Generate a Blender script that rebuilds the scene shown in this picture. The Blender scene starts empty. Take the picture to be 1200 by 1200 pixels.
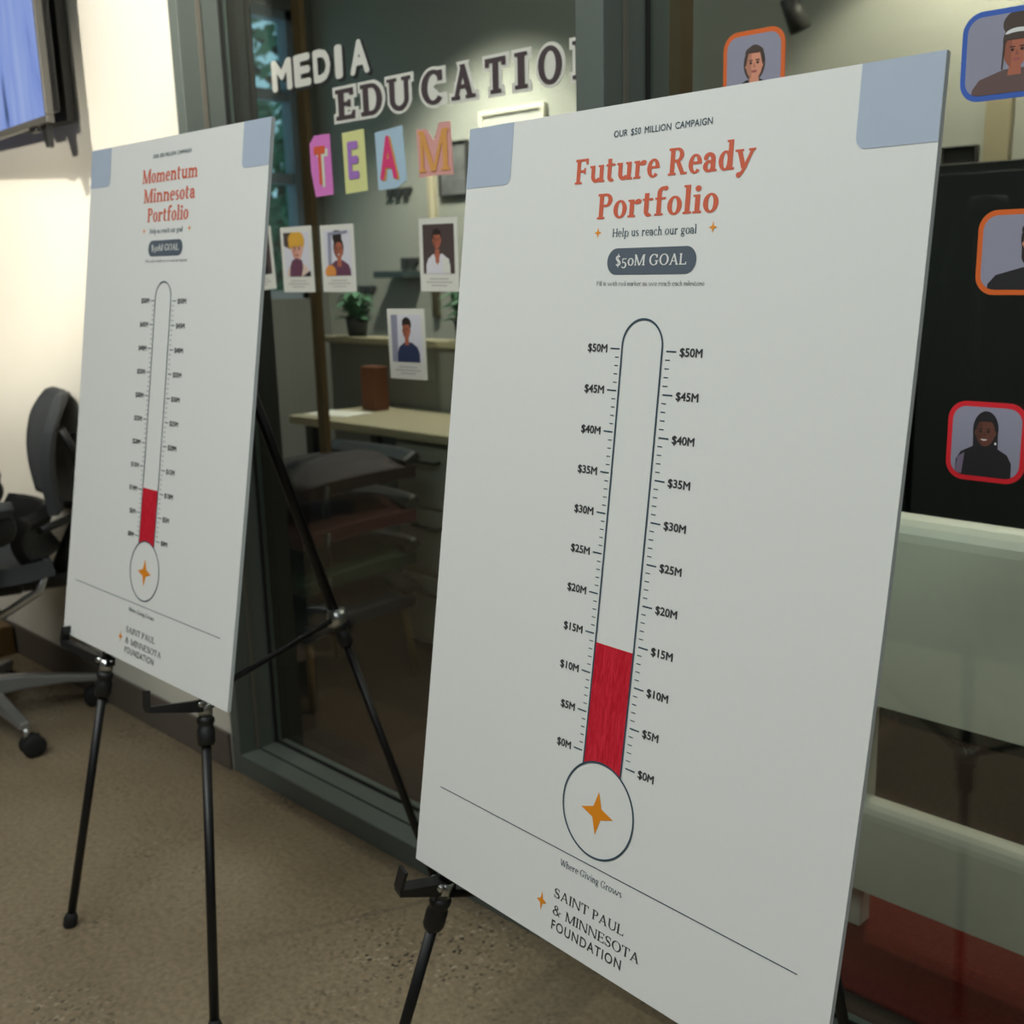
import bpy, bmesh, math, random
from mathutils import Vector, Matrix
random.seed(7)
SC = bpy.context.scene
COL = SC.collection
PI = math.pi

# ------------------------------------------------------------------ camera
cam_d = bpy.data.cameras.new('camera')
cam = bpy.data.objects.new('camera', cam_d)
COL.objects.link(cam)
cam.matrix_world = Matrix(((0.751232, -0.134552, 0.646179, 0.0),
                           (0.659991, 0.164933, -0.732946, 0.0),
                           (-0.007957, 0.977084, 0.212706, 1.2032),
                           (0, 0, 0, 1)))
cam_d.sensor_fit = 'HORIZONTAL'
cam_d.sensor_width = 36.0
cam_d.lens = 1243.2257 / 1200 * 36.0
cam_d.shift_x = -(703.19 - 600) / 1200
cam_d.clip_start = 0.02
cam_d.dof.use_dof = True
cam_d.dof.focus_distance = 1.10
cam_d.dof.aperture_fstop = 7.0
SC.camera = cam

# ------------------------------------------------------------------ world, lights, exposure
SC.view_settings.view_transform = 'Standard'
SC.view_settings.look = 'None'
SC.view_settings.gamma = 1.0
SC.view_settings.exposure = 0.0
SC.view_settings.use_curve_mapping = False
w = bpy.data.worlds.new('daylight'); SC.world = w; w.use_nodes = True
nt = w.node_tree; nt.nodes.clear()
bgn = nt.nodes.new('ShaderNodeBackground'); won = nt.nodes.new('ShaderNodeOutputWorld')
grad = nt.nodes.new('ShaderNodeTexGradient'); tc = nt.nodes.new('ShaderNodeTexCoord')
noi = nt.nodes.new('ShaderNodeTexNoise'); noi.inputs['Scale'].default_value = 3.0
mixn = nt.nodes.new('ShaderNodeMix'); mixn.data_type = 'RGBA'
mixn.inputs['A'].default_value = (0.20, 0.42, 0.55, 1); mixn.inputs['B'].default_value = (0.42, 0.66, 0.80, 1)
nt.links.new(tc.outputs['Generated'], noi.inputs['Vector'])
nt.links.new(noi.outputs['Fac'], mixn.inputs['Factor'])
nt.links.new(mixn.outputs['Result'], bgn.inputs['Color'])
nt.links.new(bgn.outputs[0], won.inputs[0])
bgn.inputs['Strength'].default_value = 1.2

def area(name, loc, target, sx, sy, power, color):
    d = bpy.data.lights.new(name, 'AREA'); d.shape = 'RECTANGLE'; d.size = sx; d.size_y = sy
    d.energy = power; d.color = color
    o = bpy.data.objects.new(name, d); COL.objects.link(o); o.location = loc
    o.rotation_euler = (Vector(target) - Vector(loc)).to_track_quat('-Z', 'Y').to_euler()
    return o
def spot(name, loc, target, power, color, ang, blend, radius):
    d = bpy.data.lights.new(name, 'SPOT'); d.energy = power; d.color = color
    d.spot_size = math.radians(ang); d.spot_blend = blend; d.shadow_soft_size = radius
    o = bpy.data.objects.new(name, d); COL.objects.link(o); o.location = loc
    o.rotation_euler = (Vector(target) - Vector(loc)).to_track_quat('-Z', 'Y').to_euler()
    return o
area('ceiling_and_fill_light', (-0.9, -0.75, 3.1), (-0.9, -0.55, 0), 2.4, 1.2, 64, (0.925, 1.0, 0.955))
area('ceiling_and_fill_light', (-3.4, -0.9, 3.1), (-3.2, -0.5, 0), 1.8, 1.0, 24, (1.0, 0.97, 0.88))
area('ceiling_and_fill_light', (2.6, -0.9, 3.1), (0.4, 0.6, 0.7), 1.6, 1.0, 24, (0.90, 0.98, 1.0))  # added cool fill from the right for the board edge
spot('wall_wash_spot', (-0.90, -0.86, 2.95), (-3.30, 1.25, 2.0), 520, (1.0, 0.93, 0.79), 46, 0.55, 0.03)
spot('shadow_fill_spot', (1.6, -2.2, 1.45), (-3.75, 1.25, 1.45), 1250, (1.0, 0.93, 0.78), 14, 0.7, 0.05)  # added fill, lifts the television's shadow on the cream wall
spot('office_wall_spot', (-3.28, 2.56, 2.40), (-3.34, 2.90, 1.1), 80, (1.0, 0.94, 0.80), 112, 0.6, 0.06)
spot('office_wall_spot', (-1.22, 2.88, 2.48), (-1.22, 3.08, 1.4), 52, (1.0, 0.90, 0.70), 112, 0.35, 0.03)
area('office_fill_light', (-2.6, 2.0, 2.9), (-2.6, 2.2, 0), 1.2, 0.8, 3.5, (0.90, 1.0, 0.95))
area('office_fill_light', (0.1, 2.0, 2.9), (-0.2, 1.7, 0), 1.2, 0.6, 13.0, (1.0, 0.95, 0.84))  # unseen fill added above the bench to brighten it

# ------------------------------------------------------------------ materials
def lin(c):
    c /= 255.0
    return c / 12.92 if c <= 0.04045 else ((c + 0.055) / 1.055) ** 2.4
def mat(name, rgb, rough=0.6, metal=0.0, var=0.05, scale=30.0, emit=None, spec=0.5, bump=0.0):
    m = bpy.data.materials.new(name); m.use_nodes = True
    n = m.node_tree; b = n.nodes['Principled BSDF']
    b.inputs['Roughness'].default_value = rough; b.inputs['Metallic'].default_value = metal
    b.inputs['Specular IOR Level'].default_value = spec
    t = n.nodes.new('ShaderNodeTexCoord'); x = n.nodes.new('ShaderNodeTexNoise')
    x.inputs['Scale'].default_value = scale; x.inputs['Detail'].default_value = 4
    mx = n.nodes.new('ShaderNodeMix'); mx.data_type = 'RGBA'
    mx.inputs['A'].default_value = (*[max(0, v * (1 - var)) for v in rgb], 1)
    mx.inputs['B'].default_value = (*[min(1, v * (1 + var)) for v in rgb], 1)
    n.links.new(t.outputs['Object'], x.inputs['Vector']); n.links.new(x.outputs['Fac'], mx.inputs['Factor'])
    n.links.new(mx.outputs['Result'], b.inputs['Base Color'])
    if bump:
        bp = n.nodes.new('ShaderNodeBump'); bp.inputs['Strength'].default_value = bump; bp.inputs['Distance'].default_value = 0.002
        n.links.new(x.outputs['Fac'], bp.inputs['Height']); n.links.new(bp.outputs[0], b.inputs['Normal'])
    return m
WH = [lin(194), lin(201), lin(195)]
def pr(name, r, g, b, **k):
    """print colour: seen in the photo beside a white card of albedo 0.83"""
    c = [min(0.9, lin(v) / w_ * 0.83) for v, w_ in zip((r, g, b), WH)]
    return mat(name, c, k.pop('rough', 0.55), var=k.pop('var', 0.03), **k)

M = {}
M['card'] = mat('foam_board_paper', (0.83, 0.83, 0.82), 0.55, var=0.012, scale=160, bump=0.05)
M['foam'] = mat('foam_core_edge', (0.62, 0.66, 0.68), 0.8)
M['navy'] = pr('navy_ink', 44, 64, 76)
M['charcoal'] = pr('charcoal_ink', 48, 50, 52)
M['rust'] = pr('rust_ink', 178, 84, 58)
M['gold'] = pr('gold_ink', 208, 130, 32)
M['orange'] = pr('amber_ink', 196, 122, 16)
M['pill'] = pr('slate_ink', 72, 84, 92)
M['blue'] = pr('dusty_blue_ink', 148, 164, 176)
M['white_ink'] = M['card']
M['black_paint'] = mat('black_powder_coat', (0.006, 0.006, 0.007), 0.42)
M['black_plastic'] = mat('black_plastic', (0.010, 0.010, 0.010), 0.5)
M['rubber'] = mat('black_rubber', (0.008, 0.008, 0.008), 0.8)
M['chrome'] = mat('brushed_steel', (0.55, 0.56, 0.55), 0.28, 0.9)
M['alu'] = mat('cast_aluminium', (0.36, 0.37, 0.37), 0.38, 0.75)
M['frame'] = mat('anodised_frame', (0.135, 0.160, 0.148), 0.5, 0.15)
M['frame_bead'] = mat('glazing_bead', (0.16, 0.15, 0.125), 0.5)
M['board_back'] = mat('dark_board_back', (0.035, 0.036, 0.036), 0.8)
M['groove'] = mat('gasket_rubber', (0.012, 0.013, 0.012), 0.7)
M['mesh_fabric'] = mat('grey_mesh_fabric', (0.045, 0.050, 0.056), 0.75, scale=220, bump=0.4)

def red_marker():
    m = bpy.data.materials.new('red_marker_ink'); m.use_nodes = True
    n = m.node_tree; b = n.nodes['Principled BSDF']; b.inputs['Roughness'].default_value = 0.5
    t = n.nodes.new('ShaderNodeTexCoord'); mp = n.nodes.new('ShaderNodeMapping')
    mp.inputs['Scale'].default_value = (420, 420, 45)
    x = n.nodes.new('ShaderNodeTexNoise'); x.inputs['Scale'].default_value = 1.0; x.inputs['Detail'].default_value = 5; x.inputs['Distortion'].default_value = 1.2
    r = n.nodes.new('ShaderNodeValToRGB')
    r.color_ramp.elements[0].position = 0.40; r.color_ramp.elements[0].color = (0.56, 0.004, 0.022, 1)
    r.color_ramp.elements[1].position = 0.72; r.color_ramp.elements[1].color = (0.80, 0.030, 0.060, 1)
    n.links.new(t.outputs['Object'], mp.inputs[0]); n.links.new(mp.outputs[0], x.inputs['Vector'])
    n.links.new(x.outputs['Fac'], r.inputs[0]); n.links.new(r.outputs[0], b.inputs['Base Color'])
    return m
M['red'] = red_marker()

def glass_mat():
    m = bpy.data.materials.new('window_glass'); m.use_nodes = True
    n = m.node_tree; n.nodes.clear()
    out = n.nodes.new('ShaderNodeOutputMaterial'); tr = n.nodes.new('ShaderNodeBsdfTransparent'); gl = n.nodes.new('ShaderNodeBsdfGlossy')
    gl.inputs['Roughness'].default_value = 0.0; tr.inputs['Color'].default_value = (0.93, 0.97, 0.95, 1)
    # reflectance of one face from the angle of view (Schlick), the same from both sides
    ge = n.nodes.new('ShaderNodeNewGeometry'); dt = n.nodes.new('ShaderNodeVectorMath'); dt.operation = 'DOT_PRODUCT'
    def mth(op, v0=None, v1=None):
        q = n.nodes.new('ShaderNodeMath'); q.operation = op
        if v0 is not None: q.inputs[0].default_value = v0
        if v1 is not None: q.inputs[1].default_value = v1
        return q
    ab = mth('ABSOLUTE'); su = mth('SUBTRACT', 1.0); pw = mth('POWER', None, 5.0); fr = mth('MULTIPLY_ADD', None, .93); fr.inputs[2].default_value = .07
    n.links.new(ge.outputs['Normal'], dt.inputs[0]); n.links.new(ge.outputs['Incoming'], dt.inputs[1]); n.links.new(dt.outputs['Value'], ab.inputs[0])
    n.links.new(ab.outputs[0], su.inputs[1]); n.links.new(su.outputs[0], pw.inputs[0]); n.links.new(pw.outputs[0], fr.inputs[0])
    mx = n.nodes.new('ShaderNodeMixShader')
    n.links.new(fr.outputs[0], mx.inputs[0]); n.links.new(tr.outputs[0], mx.inputs[1]); n.links.new(gl.outputs[0], mx.inputs[2])
    n.links.new(mx.outputs[0], out.inputs[0])
    return m
M['glass'] = glass_mat()

def floor_mat():
    m = bpy.data.materials.new('polished_concrete'); m.use_nodes = True
    n = m.node_tree; b = n.nodes['Principled BSDF']
    t = n.nodes.new('ShaderNodeTexCoord')
    big = n.nodes.new('ShaderNodeTexNoise'); big.inputs['Scale'].default_value = 2.2; big.inputs['Detail'].default_value = 6; big.inputs['Roughness'].default_value = 0.6
    fine = n.nodes.new('ShaderNodeTexNoise'); fine.inputs['Scale'].default_value = 90; fine.inputs['Detail'].default_value = 5
    v = n.nodes.new('ShaderNodeTexVoronoi'); v.inputs['Scale'].default_value = 150
    r1 = n.nodes.new('ShaderNodeValToRGB'); r1.color_ramp.elements[0].position = 0.32; r1.color_ramp.elements[1].position = 0.70
    r1.color_ramp.elements[0].color = (0.205, 0.155, 0.098, 1); r1.color_ramp.elements[1].color = (0.285, 0.225, 0.150, 1)
    mx = n.nodes.new('ShaderNodeMix'); mx.data_type = 'RGBA'; mx.blend_type = 'MULTIPLY'
    rf = n.nodes.new('ShaderNodeValToRGB'); rf.color_ramp.elements[0].position = 0.30; rf.color_ramp.elements[1].position = 0.65
    rf.color_ramp.elements[0].color = (0.62, 0.62, 0.62, 1); rf.color_ramp.elements[1].color = (1.1, 1.1, 1.1, 1)
    mx.inputs['Factor'].default_value = 0.75
    # aggregate chips only where the grind is deep
    msk = n.nodes.new('ShaderNodeTexNoise'); msk.inputs['Scale'].default_value = 3.1; msk.inputs['Detail'].default_value = 3
    rm = n.nodes.new('ShaderNodeValToRGB'); rm.color_ramp.elements[0].position = 0.45; rm.color_ramp.elements[1].position = 0.66
    rv = n.nodes.new('ShaderNodeValToRGB'); rv.color_ramp.elements[0].position = 0.78; rv.color_ramp.elements[1].position = 0.95
    sepc = n.nodes.new('ShaderNodeSeparateColor')
    mul = n.nodes.new('ShaderNodeMath'); mul.operation = 'MULTIPLY'
    chip = n.nodes.new('ShaderNodeMix'); chip.data_type = 'RGBA'; chip.inputs['A'].default_value = (0.05, 0.04, 0.03, 1); chip.inputs['B'].default_value = (0.34, 0.28, 0.20, 1)
    st = n.nodes.new('ShaderNodeMath'); st.operation = 'GREATER_THAN'; st.inputs[1].default_value = 0.55
    m2 = n.nodes.new('ShaderNodeMix'); m2.data_type = 'RGBA'
    L = n.links.new
    for k in (big, fine, v, msk): L(t.outputs['Object'], k.inputs['Vector'])
    L(big.outputs['Fac'], r1.inputs[0]); L(fine.outputs['Fac'], rf.inputs[0])
    L(r1.outputs[0], mx.inputs['A']); L(rf.outputs[0], mx.inputs['B'])
    L(v.outputs['Color'], sepc.inputs[0]); L(sepc.outputs[0], rv.inputs[0]); L(msk.outputs['Fac'], rm.inputs[0])
    L(rv.outputs[0], mul.inputs[0]); L(rm.outputs[0], mul.inputs[1])
    L(sepc.outputs[1], st.inputs[0]); L(st.outputs[0], chip.inputs['Factor'])
    L(mul.outputs[0], m2.inputs['Factor']); L(mx.outputs['Result'], m2.inputs['A']); L(chip.outputs['Result'], m2.inputs['B'])
    L(m2.outputs['Result'], b.inputs['Base Color'])
    b.inputs['Roughness'].default_value = 0.42; b.inputs['Specular IOR Level'].default_value = 0.35
    return m
M['floor'] = floor_mat()
M['wall'] = mat('cream_plaster', (0.78, 0.75, 0.67), 0.85, var=0.02, scale=14, bump=0.1)
M['dark_wall'] = mat('charcoal_plaster', (0.055, 0.055, 0.05), 0.85)
M['ceil'] = mat('dark_ceiling_paint', (0.10, 0.10, 0.095), 0.9)
M['baseboard'] = mat('taupe_vinyl', (0.135, 0.115, 0.095), 0.6)
M['office_wall'] = mat('grey_green_paint', (0.46, 0.47, 0.42), 0.8, var=0.03, scale=6)
M['office_side'] = mat('grey_office_paint', (0.20, 0.20, 0.18), 0.8)

def carpet_mat(name, rgb):
    m = bpy.data.materials.new(name); m.use_nodes = True
    n = m.node_tree; b = n.nodes['Principled BSDF']; b.inputs['Roughness'].default_value = 0.95; b.inputs['Specular IOR Level'].default_value = 0.1
    t = n.nodes.new('ShaderNodeTexCoord'); x = n.nodes.new('ShaderNodeTexNoise'); x.inputs['Scale'].default_value = 120
    mx = n.nodes.new('ShaderNodeMix'); mx.data_type = 'RGBA'; mx.blend_type = 'MULTIPLY'; mx.inputs['Factor'].default_value = 0.6
    mx.inputs['A'].default_value = (*rgb, 1)
    L = n.links.new
    L(t.outputs['Object'], x.inputs['Vector']); L(x.outputs['Fac'], mx.inputs['B']); L(mx.outputs['Result'], b.inputs['Base Color'])
    return m
M['carpet'] = carpet_mat('dark_brown_carpet', (.085, .055, .042)); M['rug'] = carpet_mat('red_rug_pile', (.22, .030, .022))

# ------------------------------------------------------------------ mesh helpers
class MB:
    def __init__(s): s.v = []; s.f = []; s.mi = []; s.sm = []
    def face(s, pts, mi=0, smooth=False):
        i = len(s.v); s.v += [tuple(p) for p in pts]; s.f.append(list(range(i, i + len(pts)))); s.mi.append(mi); s.sm.append(smooth)
    def box(s, a, b, mi=0):
        (x0, y0, z0), (x1, y1, z1) = a, b
        x0, x1 = min(x0, x1), max(x0, x1); y0, y1 = min(y0, y1), max(y0, y1); z0, z1 = min(z0, z1), max(z0, z1)
        i = len(s.v)
        s.v += [(x0, y0, z0), (x1, y0, z0), (x1, y1, z0), (x0, y1, z0), (x0, y0, z1), (x1, y0, z1), (x1, y1, z1), (x0, y1, z1)]
        for q in ((0, 3, 2, 1), (4, 5, 6, 7), (0, 1, 5, 4), (1, 2, 6, 5), (2, 3, 7, 6), (3, 0, 4, 7)):
            s.f.append([i + k for k in q]); s.mi.append(mi); s.sm.append(False)
        return s
    def obox(s, c, ux, uy, uz, hx, hy, hz, mi=0):
        c = Vector(c); ux = Vector(ux).normalized() * hx; uy = Vector(uy).normalized() * hy; uz = Vector(uz).normalized() * hz
        i = len(s.v)
        for sz in (-1, 1):
            for sx, sy in ((-1, -1), (1, -1), (1, 1), (-1, 1)):
                s.v.append(tuple(c + ux * sx + uy * sy + uz * sz))
        for q in ((0, 3, 2, 1), (4, 5, 6, 7), (0, 1, 5, 4), (1, 2, 6, 5), (2, 3, 7, 6), (3, 0, 4, 7)):
            s.f.append([i + k for k in q]); s.mi.append(mi); s.sm.append(False)
        return s
    def tube(s, pts, r, n=14, mi=0, cap=True, flat=1.0, up=None):
        pts = [Vector(p) for p in pts]; rs = r if isinstance(r, (list, tuple)) else [r] * len(pts)
        rings = []; prev = None
        for k, p in enumerate(pts):
            d = (pts[min(k + 1, len(pts) - 1)] - pts[max(k - 1, 0)]).normalized()
            if prev is None:
                a = Vector(up) if up else (Vector((0, 0, 1)) if abs(d.z) < 0.9 else Vector((1, 0, 0)))
                e1 = (a - d * a.dot(d)).normalized()
            else:
                e1 = (prev - d * prev.dot(d)).normalized()
            prev = e1; e2 = d.cross(e1)
            i = len(s.v)
            for j in range(n):
                t = 2 * PI * j / n
                s.v.append(tuple(p + e1 * math.cos(t) * rs[k] * flat + e2 * math.sin(t) * rs[k]))
            rings.append(i)
        for k in range(len(pts) - 1):
            a, b = rings[k], rings[k + 1]
            for j in range(n):
                s.f.append([a + j, a + (j + 1) % n, b + (j + 1) % n, b + j]); s.mi.append(mi); s.sm.append(True)
        if cap:
            s.f.append([rings[0] + j for j in range(n)][::-1]); s.mi.append(mi); s.sm.append(False)
            s.f.append([rings[-1] + j for j in range(n)]); s.mi.append(mi); s.sm.append(False)
        return s
    def prism(s, poly, fn0, fn1, mi=0):
        """poly 2D -> fn0(p) and fn1(p) 3D faces plus sides"""
        a = [fn0(p) for p in poly]; b = [fn1(p) for p in poly]
        s.face(a, mi); s.face(b[::-1], mi)
        for k in range(len(poly)):
            j = (k + 1) % len(poly)
            s.face([a[j], a[k], b[k], b[j]], mi)
        return s
    def lathe(s, prof, base=(0, 0, 0), axis=(0, 0, 1), n=24, mi=0):
        ax = Vector(axis).normalized(); a = Vector((0, 0, 1)) if abs(ax.z) < 0.9 else Vector((1, 0, 0))
        e1 = (a - ax * a.dot(ax)).normalized(); e2 = ax.cross(e1); base = Vector(base); rings = []
        for r, h in prof:
            i = len(s.v)
            for j in range(n):
                t = 2 * PI * j / n
                s.v.append(tuple(base + ax * h + (e1 * math.cos(t) + e2 * math.sin(t)) * max(r, 1e-5)))
            rings.append(i)
        for a_, b_ in zip(rings, rings[1:]):
            for j in range(n):
                s.f.append([a_ + j, a_ + (j + 1) % n, b_ + (j + 1) % n, b_ + j]); s.mi.append(mi); s.sm.append(True)
        return s

def obj(name, mb, mats, parent=None, bevel=0.0, seg=2, subsurf=0, smooth=None):
    me = bpy.data.meshes.new(name)
    me.from_pydata([tuple(v) for v in mb.v], [], mb.f)
    mats = mats if isinstance(mats, (list, tuple)) else [mats]
    for m in mats: me.materials.append(m)
    me.polygons.foreach_set('material_index', mb.mi)
    me.polygons.foreach_set('use_smooth', mb.sm if smooth is None else [smooth] * len(mb.f))
    me.update()
    o = bpy.data.objects.new(name, me); COL.objects.link(o)
    if parent: o.parent = parent
    if bevel:
        b = o.modifiers.new('bevel', 'BEVEL'); b.width = bevel; b.segments = seg; b.limit_method = 'ANGLE'; b.angle_limit = math.radians(40)
    if subsurf:
        q = o.modifiers.new('subsurf', 'SUBSURF'); q.levels = subsurf; q.render_levels = subsurf
    return o
def tag(o, label, cat, group=None):
    o['label'] = label; o['category'] = cat
    if group: o['group'] = group
    return o
def thing(name, label, cat, loc=(0, 0, 0), group=None, mtx=None):
    o = bpy.data.objects.new(name, None); COL.objects.link(o); o.empty_display_size = 0.05
    if mtx is not None: o.matrix_world = mtx
    else: o.location = loc
    return tag(o, label, cat, group)
def struct(name, mb, m, parent=None, **k):
    o = obj(name, mb, m, parent, **k)
    if parent is None: o['kind'] = 'structure'
    return o

# ------------------------------------------------------------------ lettering
def grow_poly(p, g):
    if g == 0: return p
    n = len(p); ar = sum(p[i][0] * p[(i + 1) % n][1] - p[(i + 1) % n][0] * p[i][1] for i in range(n))
    sgn = 1 if ar > 0 else -1; out = []
    for i in range(n):
        a, b, c = p[i - 1], p[i], p[(i + 1) % n]
        d1 = Vector((b[0] - a[0], b[1] - a[1])).normalized(); d2 = Vector((c[0] - b[0], c[1] - b[1])).normalized()
        n1 = Vector((d1.y, -d1.x)) * sgn; n2 = Vector((d2.y, -d2.x)) * sgn
        m = n1 + n2; k = max(0.35, m.dot(n1))
        q = m * (g / k); out.append((b[0] + q.x, b[1] + q.y))
    return out
class Serif:
    X = 0.68; A = 1.06; D = -0.29
    def __init__(s, S=.19, T=.085, F=.07, K=.085, grow=0.0, fill=False):
        s.S, s.T, s.F, s.K, s.g, s.fill = S, T, F, K, grow, fill
    def q(s, *p): s.P.append(grow_poly(list(p), s.g))
    def sl(s, x0, x1, y0, y1): s.q((x0, y0), (x1, y0), (x1, y1), (x0, y1))
    def stem(s, x, y0, y1, w=None): s.sl(x, x + (w or s.S), y0, y1)
    def foot(s, x, y=0, w=None, l=1, r=1): s.sl(x - s.F * l, x + (w or s.S) + s.F * r, y, y + s.K)
    def head(s, x, y, w=None, l=1, r=0): s.sl(x - s.F * l, x + (w or s.S) + s.F * r, y - s.K, y)
    def diag(s, x0, y0, x1, y1, w): s.q((x0, y0), (x0 + w, y0), (x1 + w, y1), (x1, y1))
    def ring(s, cx, cy, rx, ry, S=None, T=None, a0=0, a1=360):
        S = S or s.S; T = T or s.T; n = max(6, int(abs(a1 - a0) / 12)); g = s.g
        ro = (rx + g, ry + g); ri = (max(rx - S - g, .002), max(ry - T - g, .002))
        if s.fill: ri = (.002, .002)
        for k in range(n):
            p = []
            for a, r_ in ((k, ro), (k + 1, ro), (k + 1, ri), (k, ri)):
                t = math.radians(a0 + (a1 - a0) * a / n); p.append((cx + r_[0] * math.cos(t), cy + r_[1] * math.sin(t)))
            s.P.append(p)
    def ball(s, cx, cy, r):
        s.P.append([(cx + (r + s.g) * math.cos(2 * PI * k / 14), cy + (r + s.g) * math.sin(2 * PI * k / 14)) for k in range(14)])
    def glyph(s, c):
        s.P = []; S, T, F, K, X, A, D = s.S, s.T, s.F, s.K, s.X, s.A, s.D; a = F; w = .3
        def arch(x, gap, up=True):
            x1 = x + S + gap; l = x + S * .35; r = x1 + S; cx = (l + r) / 2; rx = (r - l) / 2; ry = .27
            if up: s.ring(cx, X - ry, rx, ry, S, T * 1.7, 0, 150); s.stem(x1, 0, X - ry)
            return x1
        if c == ' ': return [], .27
        if c in 'nmhru':
            gap = .22 if c != 'm' else .20
            if c == 'u':
                x1 = a + S + gap; r = x1 + S * .6; l = a; cx = (l + r) / 2; rx = (r - l) / 2
                s.stem(a, .27, X); s.ring(cx, .27, rx, .28, S, T * 1.7, 180, 330); s.stem(x1, 0, X); s.head(a, X); s.head(x1, X); s.sl(x1, x1 + S + F, 0, K); w = x1 + S + F
            elif c == 'r':
                s.stem(a, 0, X); s.foot(a); s.head(a, X); s.ring(a + S + .17, X - .24, .20, .25, S, T * 1.7, 75, 160); s.ball(a + S + .20, X - .09, S * .52); w = a + S + .29
            else:
                s.stem(a, 0, A if c == 'h' else X); s.foot(a); s.head(a, A if c == 'h' else X)
                x1 = arch(a, gap); s.foot(x1)
                if c == 'm': x1 = arch(x1, gap); s.foot(x1)
                w = x1 + S + F
        elif c in 'li':
            s.stem(a, 0, A if c == 'l' else X); s.foot(a); s.head(a, A if c == 'l' else X)
            if c == 'i': s.ball(a + S / 2, X + .22, S * .62)
            w = a + S + F
        elif c == 'k':
            s.stem(a, 0, A); s.foot(a); s.head(a, A); s.diag(a + S * .8, .3, a + S + .22, X, T * 1.4); s.diag(a + S + .22, 0, a + S + .02, .42, S); s.sl(a + S + .1, a + S + .36, X - K, X); s.foot(a + S + .22); w = a + 2 * S + .22 + F
        elif c == 't':
            s.stem(a, .18, X + .2); s.sl(0, a + S + .17, X - K, X); s.ring(a + .2, .2, .2, .22, S, T * 1.5, 180, 310); w = a + S + .2
        elif c == 'f':
            s.stem(a, 0, A - .2); s.foot(a, 0, None, 1, 1.2); s.sl(0, a + S + .17, X - K, X); s.ring(a + .24, A - .22, .24, .25, S, T * 1.5, 60, 180); s.ball(a + .33, A - .05, S * .5); w = a + S + .19
        elif c == 'o': s.ring(.28, X / 2, .28, X / 2 + .02); w = .56
        elif c == '0': s.ring(.29, X / 2, .29, X / 2 + .02); w = .58
        elif c == 'c':
            s.ring(.27, X / 2, .27, X / 2 + .02, S, T, 48, 318); s.ball(.40, X - .15, S * .5); w = .49
        elif c == 'e':
            s.ring(.27, X / 2, .27, X / 2 + .02, S, T, 0, 318); s.sl(.1, .52, X / 2 - T * .2, X / 2 + T * .9); w = .54
        elif c in 'dpa':
            if c == 'a':
                x = .30; s.stem(x, .06, X - .22); s.ring(x + S - .25, X - .24, .25, .26, S, T * 1.5, 0, 150); s.ball(.10, X - .17, S * .5)
                s.ring(.24, .20, .24, .22, S, T * 1.1); s.sl(x + S * .3, x + S + F, 0, K); w = x + S + F
            elif c == 'd':
                s.ring(.26, X / 2, .26, X / 2 + .02); x = .36; s.stem(x, 0, A); s.head(x, A); s.sl(x, x + S + F, 0, K); w = x + S + F
            else:
                s.stem(a, D, X); s.foot(a, D); s.head(a, X); s.ring(a + S * .4 + .25, X / 2, .27, X / 2 + .02); w = a + S * .4 + .52
        elif c == 'g':
            s.ring(.24, X - .23, .23, .25, S * .9, T); s.ring(.25, -.13, .25, .18, S * .7, T * 1.2); s.diag(.07, .02, .12, .26, S * .6); s.sl(.08, .42, .02, .02 + T * 1.5); s.sl(.38, .55, X - K * 1.1, X); w = .55
        elif c == 's':
            s.ring(.21, X * .745, .20, X * .275, S * .9, T * 1.2, 40, 250); s.ring(.21, X * .255, .21, X * .275, S * .9, T * 1.2, -140, 70); s.q((.04, X * .70), (.12, X * .42), (.38, X * .28), (.30, X * .56)); w = .43
        elif c in 'vwy':
            h = .28; s.diag(0 + .02, X, h - S * .3, 0, S); s.diag(h - S * .1, 0, 2 * h + .0, X, T * 1.5); s.sl(-.04, S + .1, X - K, X); w = 2 * h + T + .06
            if c == 'w': s.diag(2 * h - S * .3, X, 3 * h - S * .3, 0, S); s.diag(3 * h - S * .1, 0, 4 * h, X, T * 1.5); s.sl(4 * h - .1, 4 * h + .16, X - K, X); w = 4 * h + T + .06
            else: s.sl(2 * h - .1, 2 * h + .16, X - K, X)
            if c == 'y': s.diag(h - S * .1 - .14, D + .06, h + .02, .06, T * 1.6); s.ball(h - S * .1 - .12, D + .08, S * .55)
        elif c == 'I': s.stem(a, 0, 1); s.foot(a); s.foot(a, 1 - K); w = a + S + F
        elif c in 'LEF':
            s.stem(a, 0, 1); s.foot(a, 1 - K, None, 1, .6); r = a + .56
            if c != 'F': s.sl(a - F, r, 0, T * 1.1); s.q((r - T * 1.3, 0), (r, 0), (r + .02, .26), (r - T * .6, .26))
            else: s.foot(a, 0, None, 1, 1.4)
            if c != 'L':
                s.sl(a - F, r - .02, 1 - T * 1.1, 1); s.sl(r - .02 - T * 1.2, r - .02, .77, 1); s.sl(a, r - .12, .50 - T / 2, .50 + T * .6); s.sl(r - .12 - T, r - .12, .40, .63)
            w = r + .03
        elif c == 'T':
            s.stem(.36 - S / 2, 0, 1); s.foot(.36 - S / 2); s.sl(0, .72, 1 - T * 1.1, 1); s.sl(0, T * 1.2, .76, 1); s.sl(.72 - T * 1.2, .72, .76, 1); w = .72
        elif c in 'PR':
            s.stem(a, 0, 1); s.foot(a); s.sl(a - F, a + S + .14, 1 - T * 1.1, 1); cx = a + S + .10; s.ring(cx, .735, .27, .265, S, T * 1.1, -90, 90); s.sl(a, cx + .02, .47, .47 + T * 1.1); w = cx + .29
            if c == 'R': s.diag(cx + .18, 0, cx - .06, .5, S); s.foot(cx + .18, 0, None, .2, 1); w = cx + .18 + S + F
        elif c == 'D':
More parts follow.
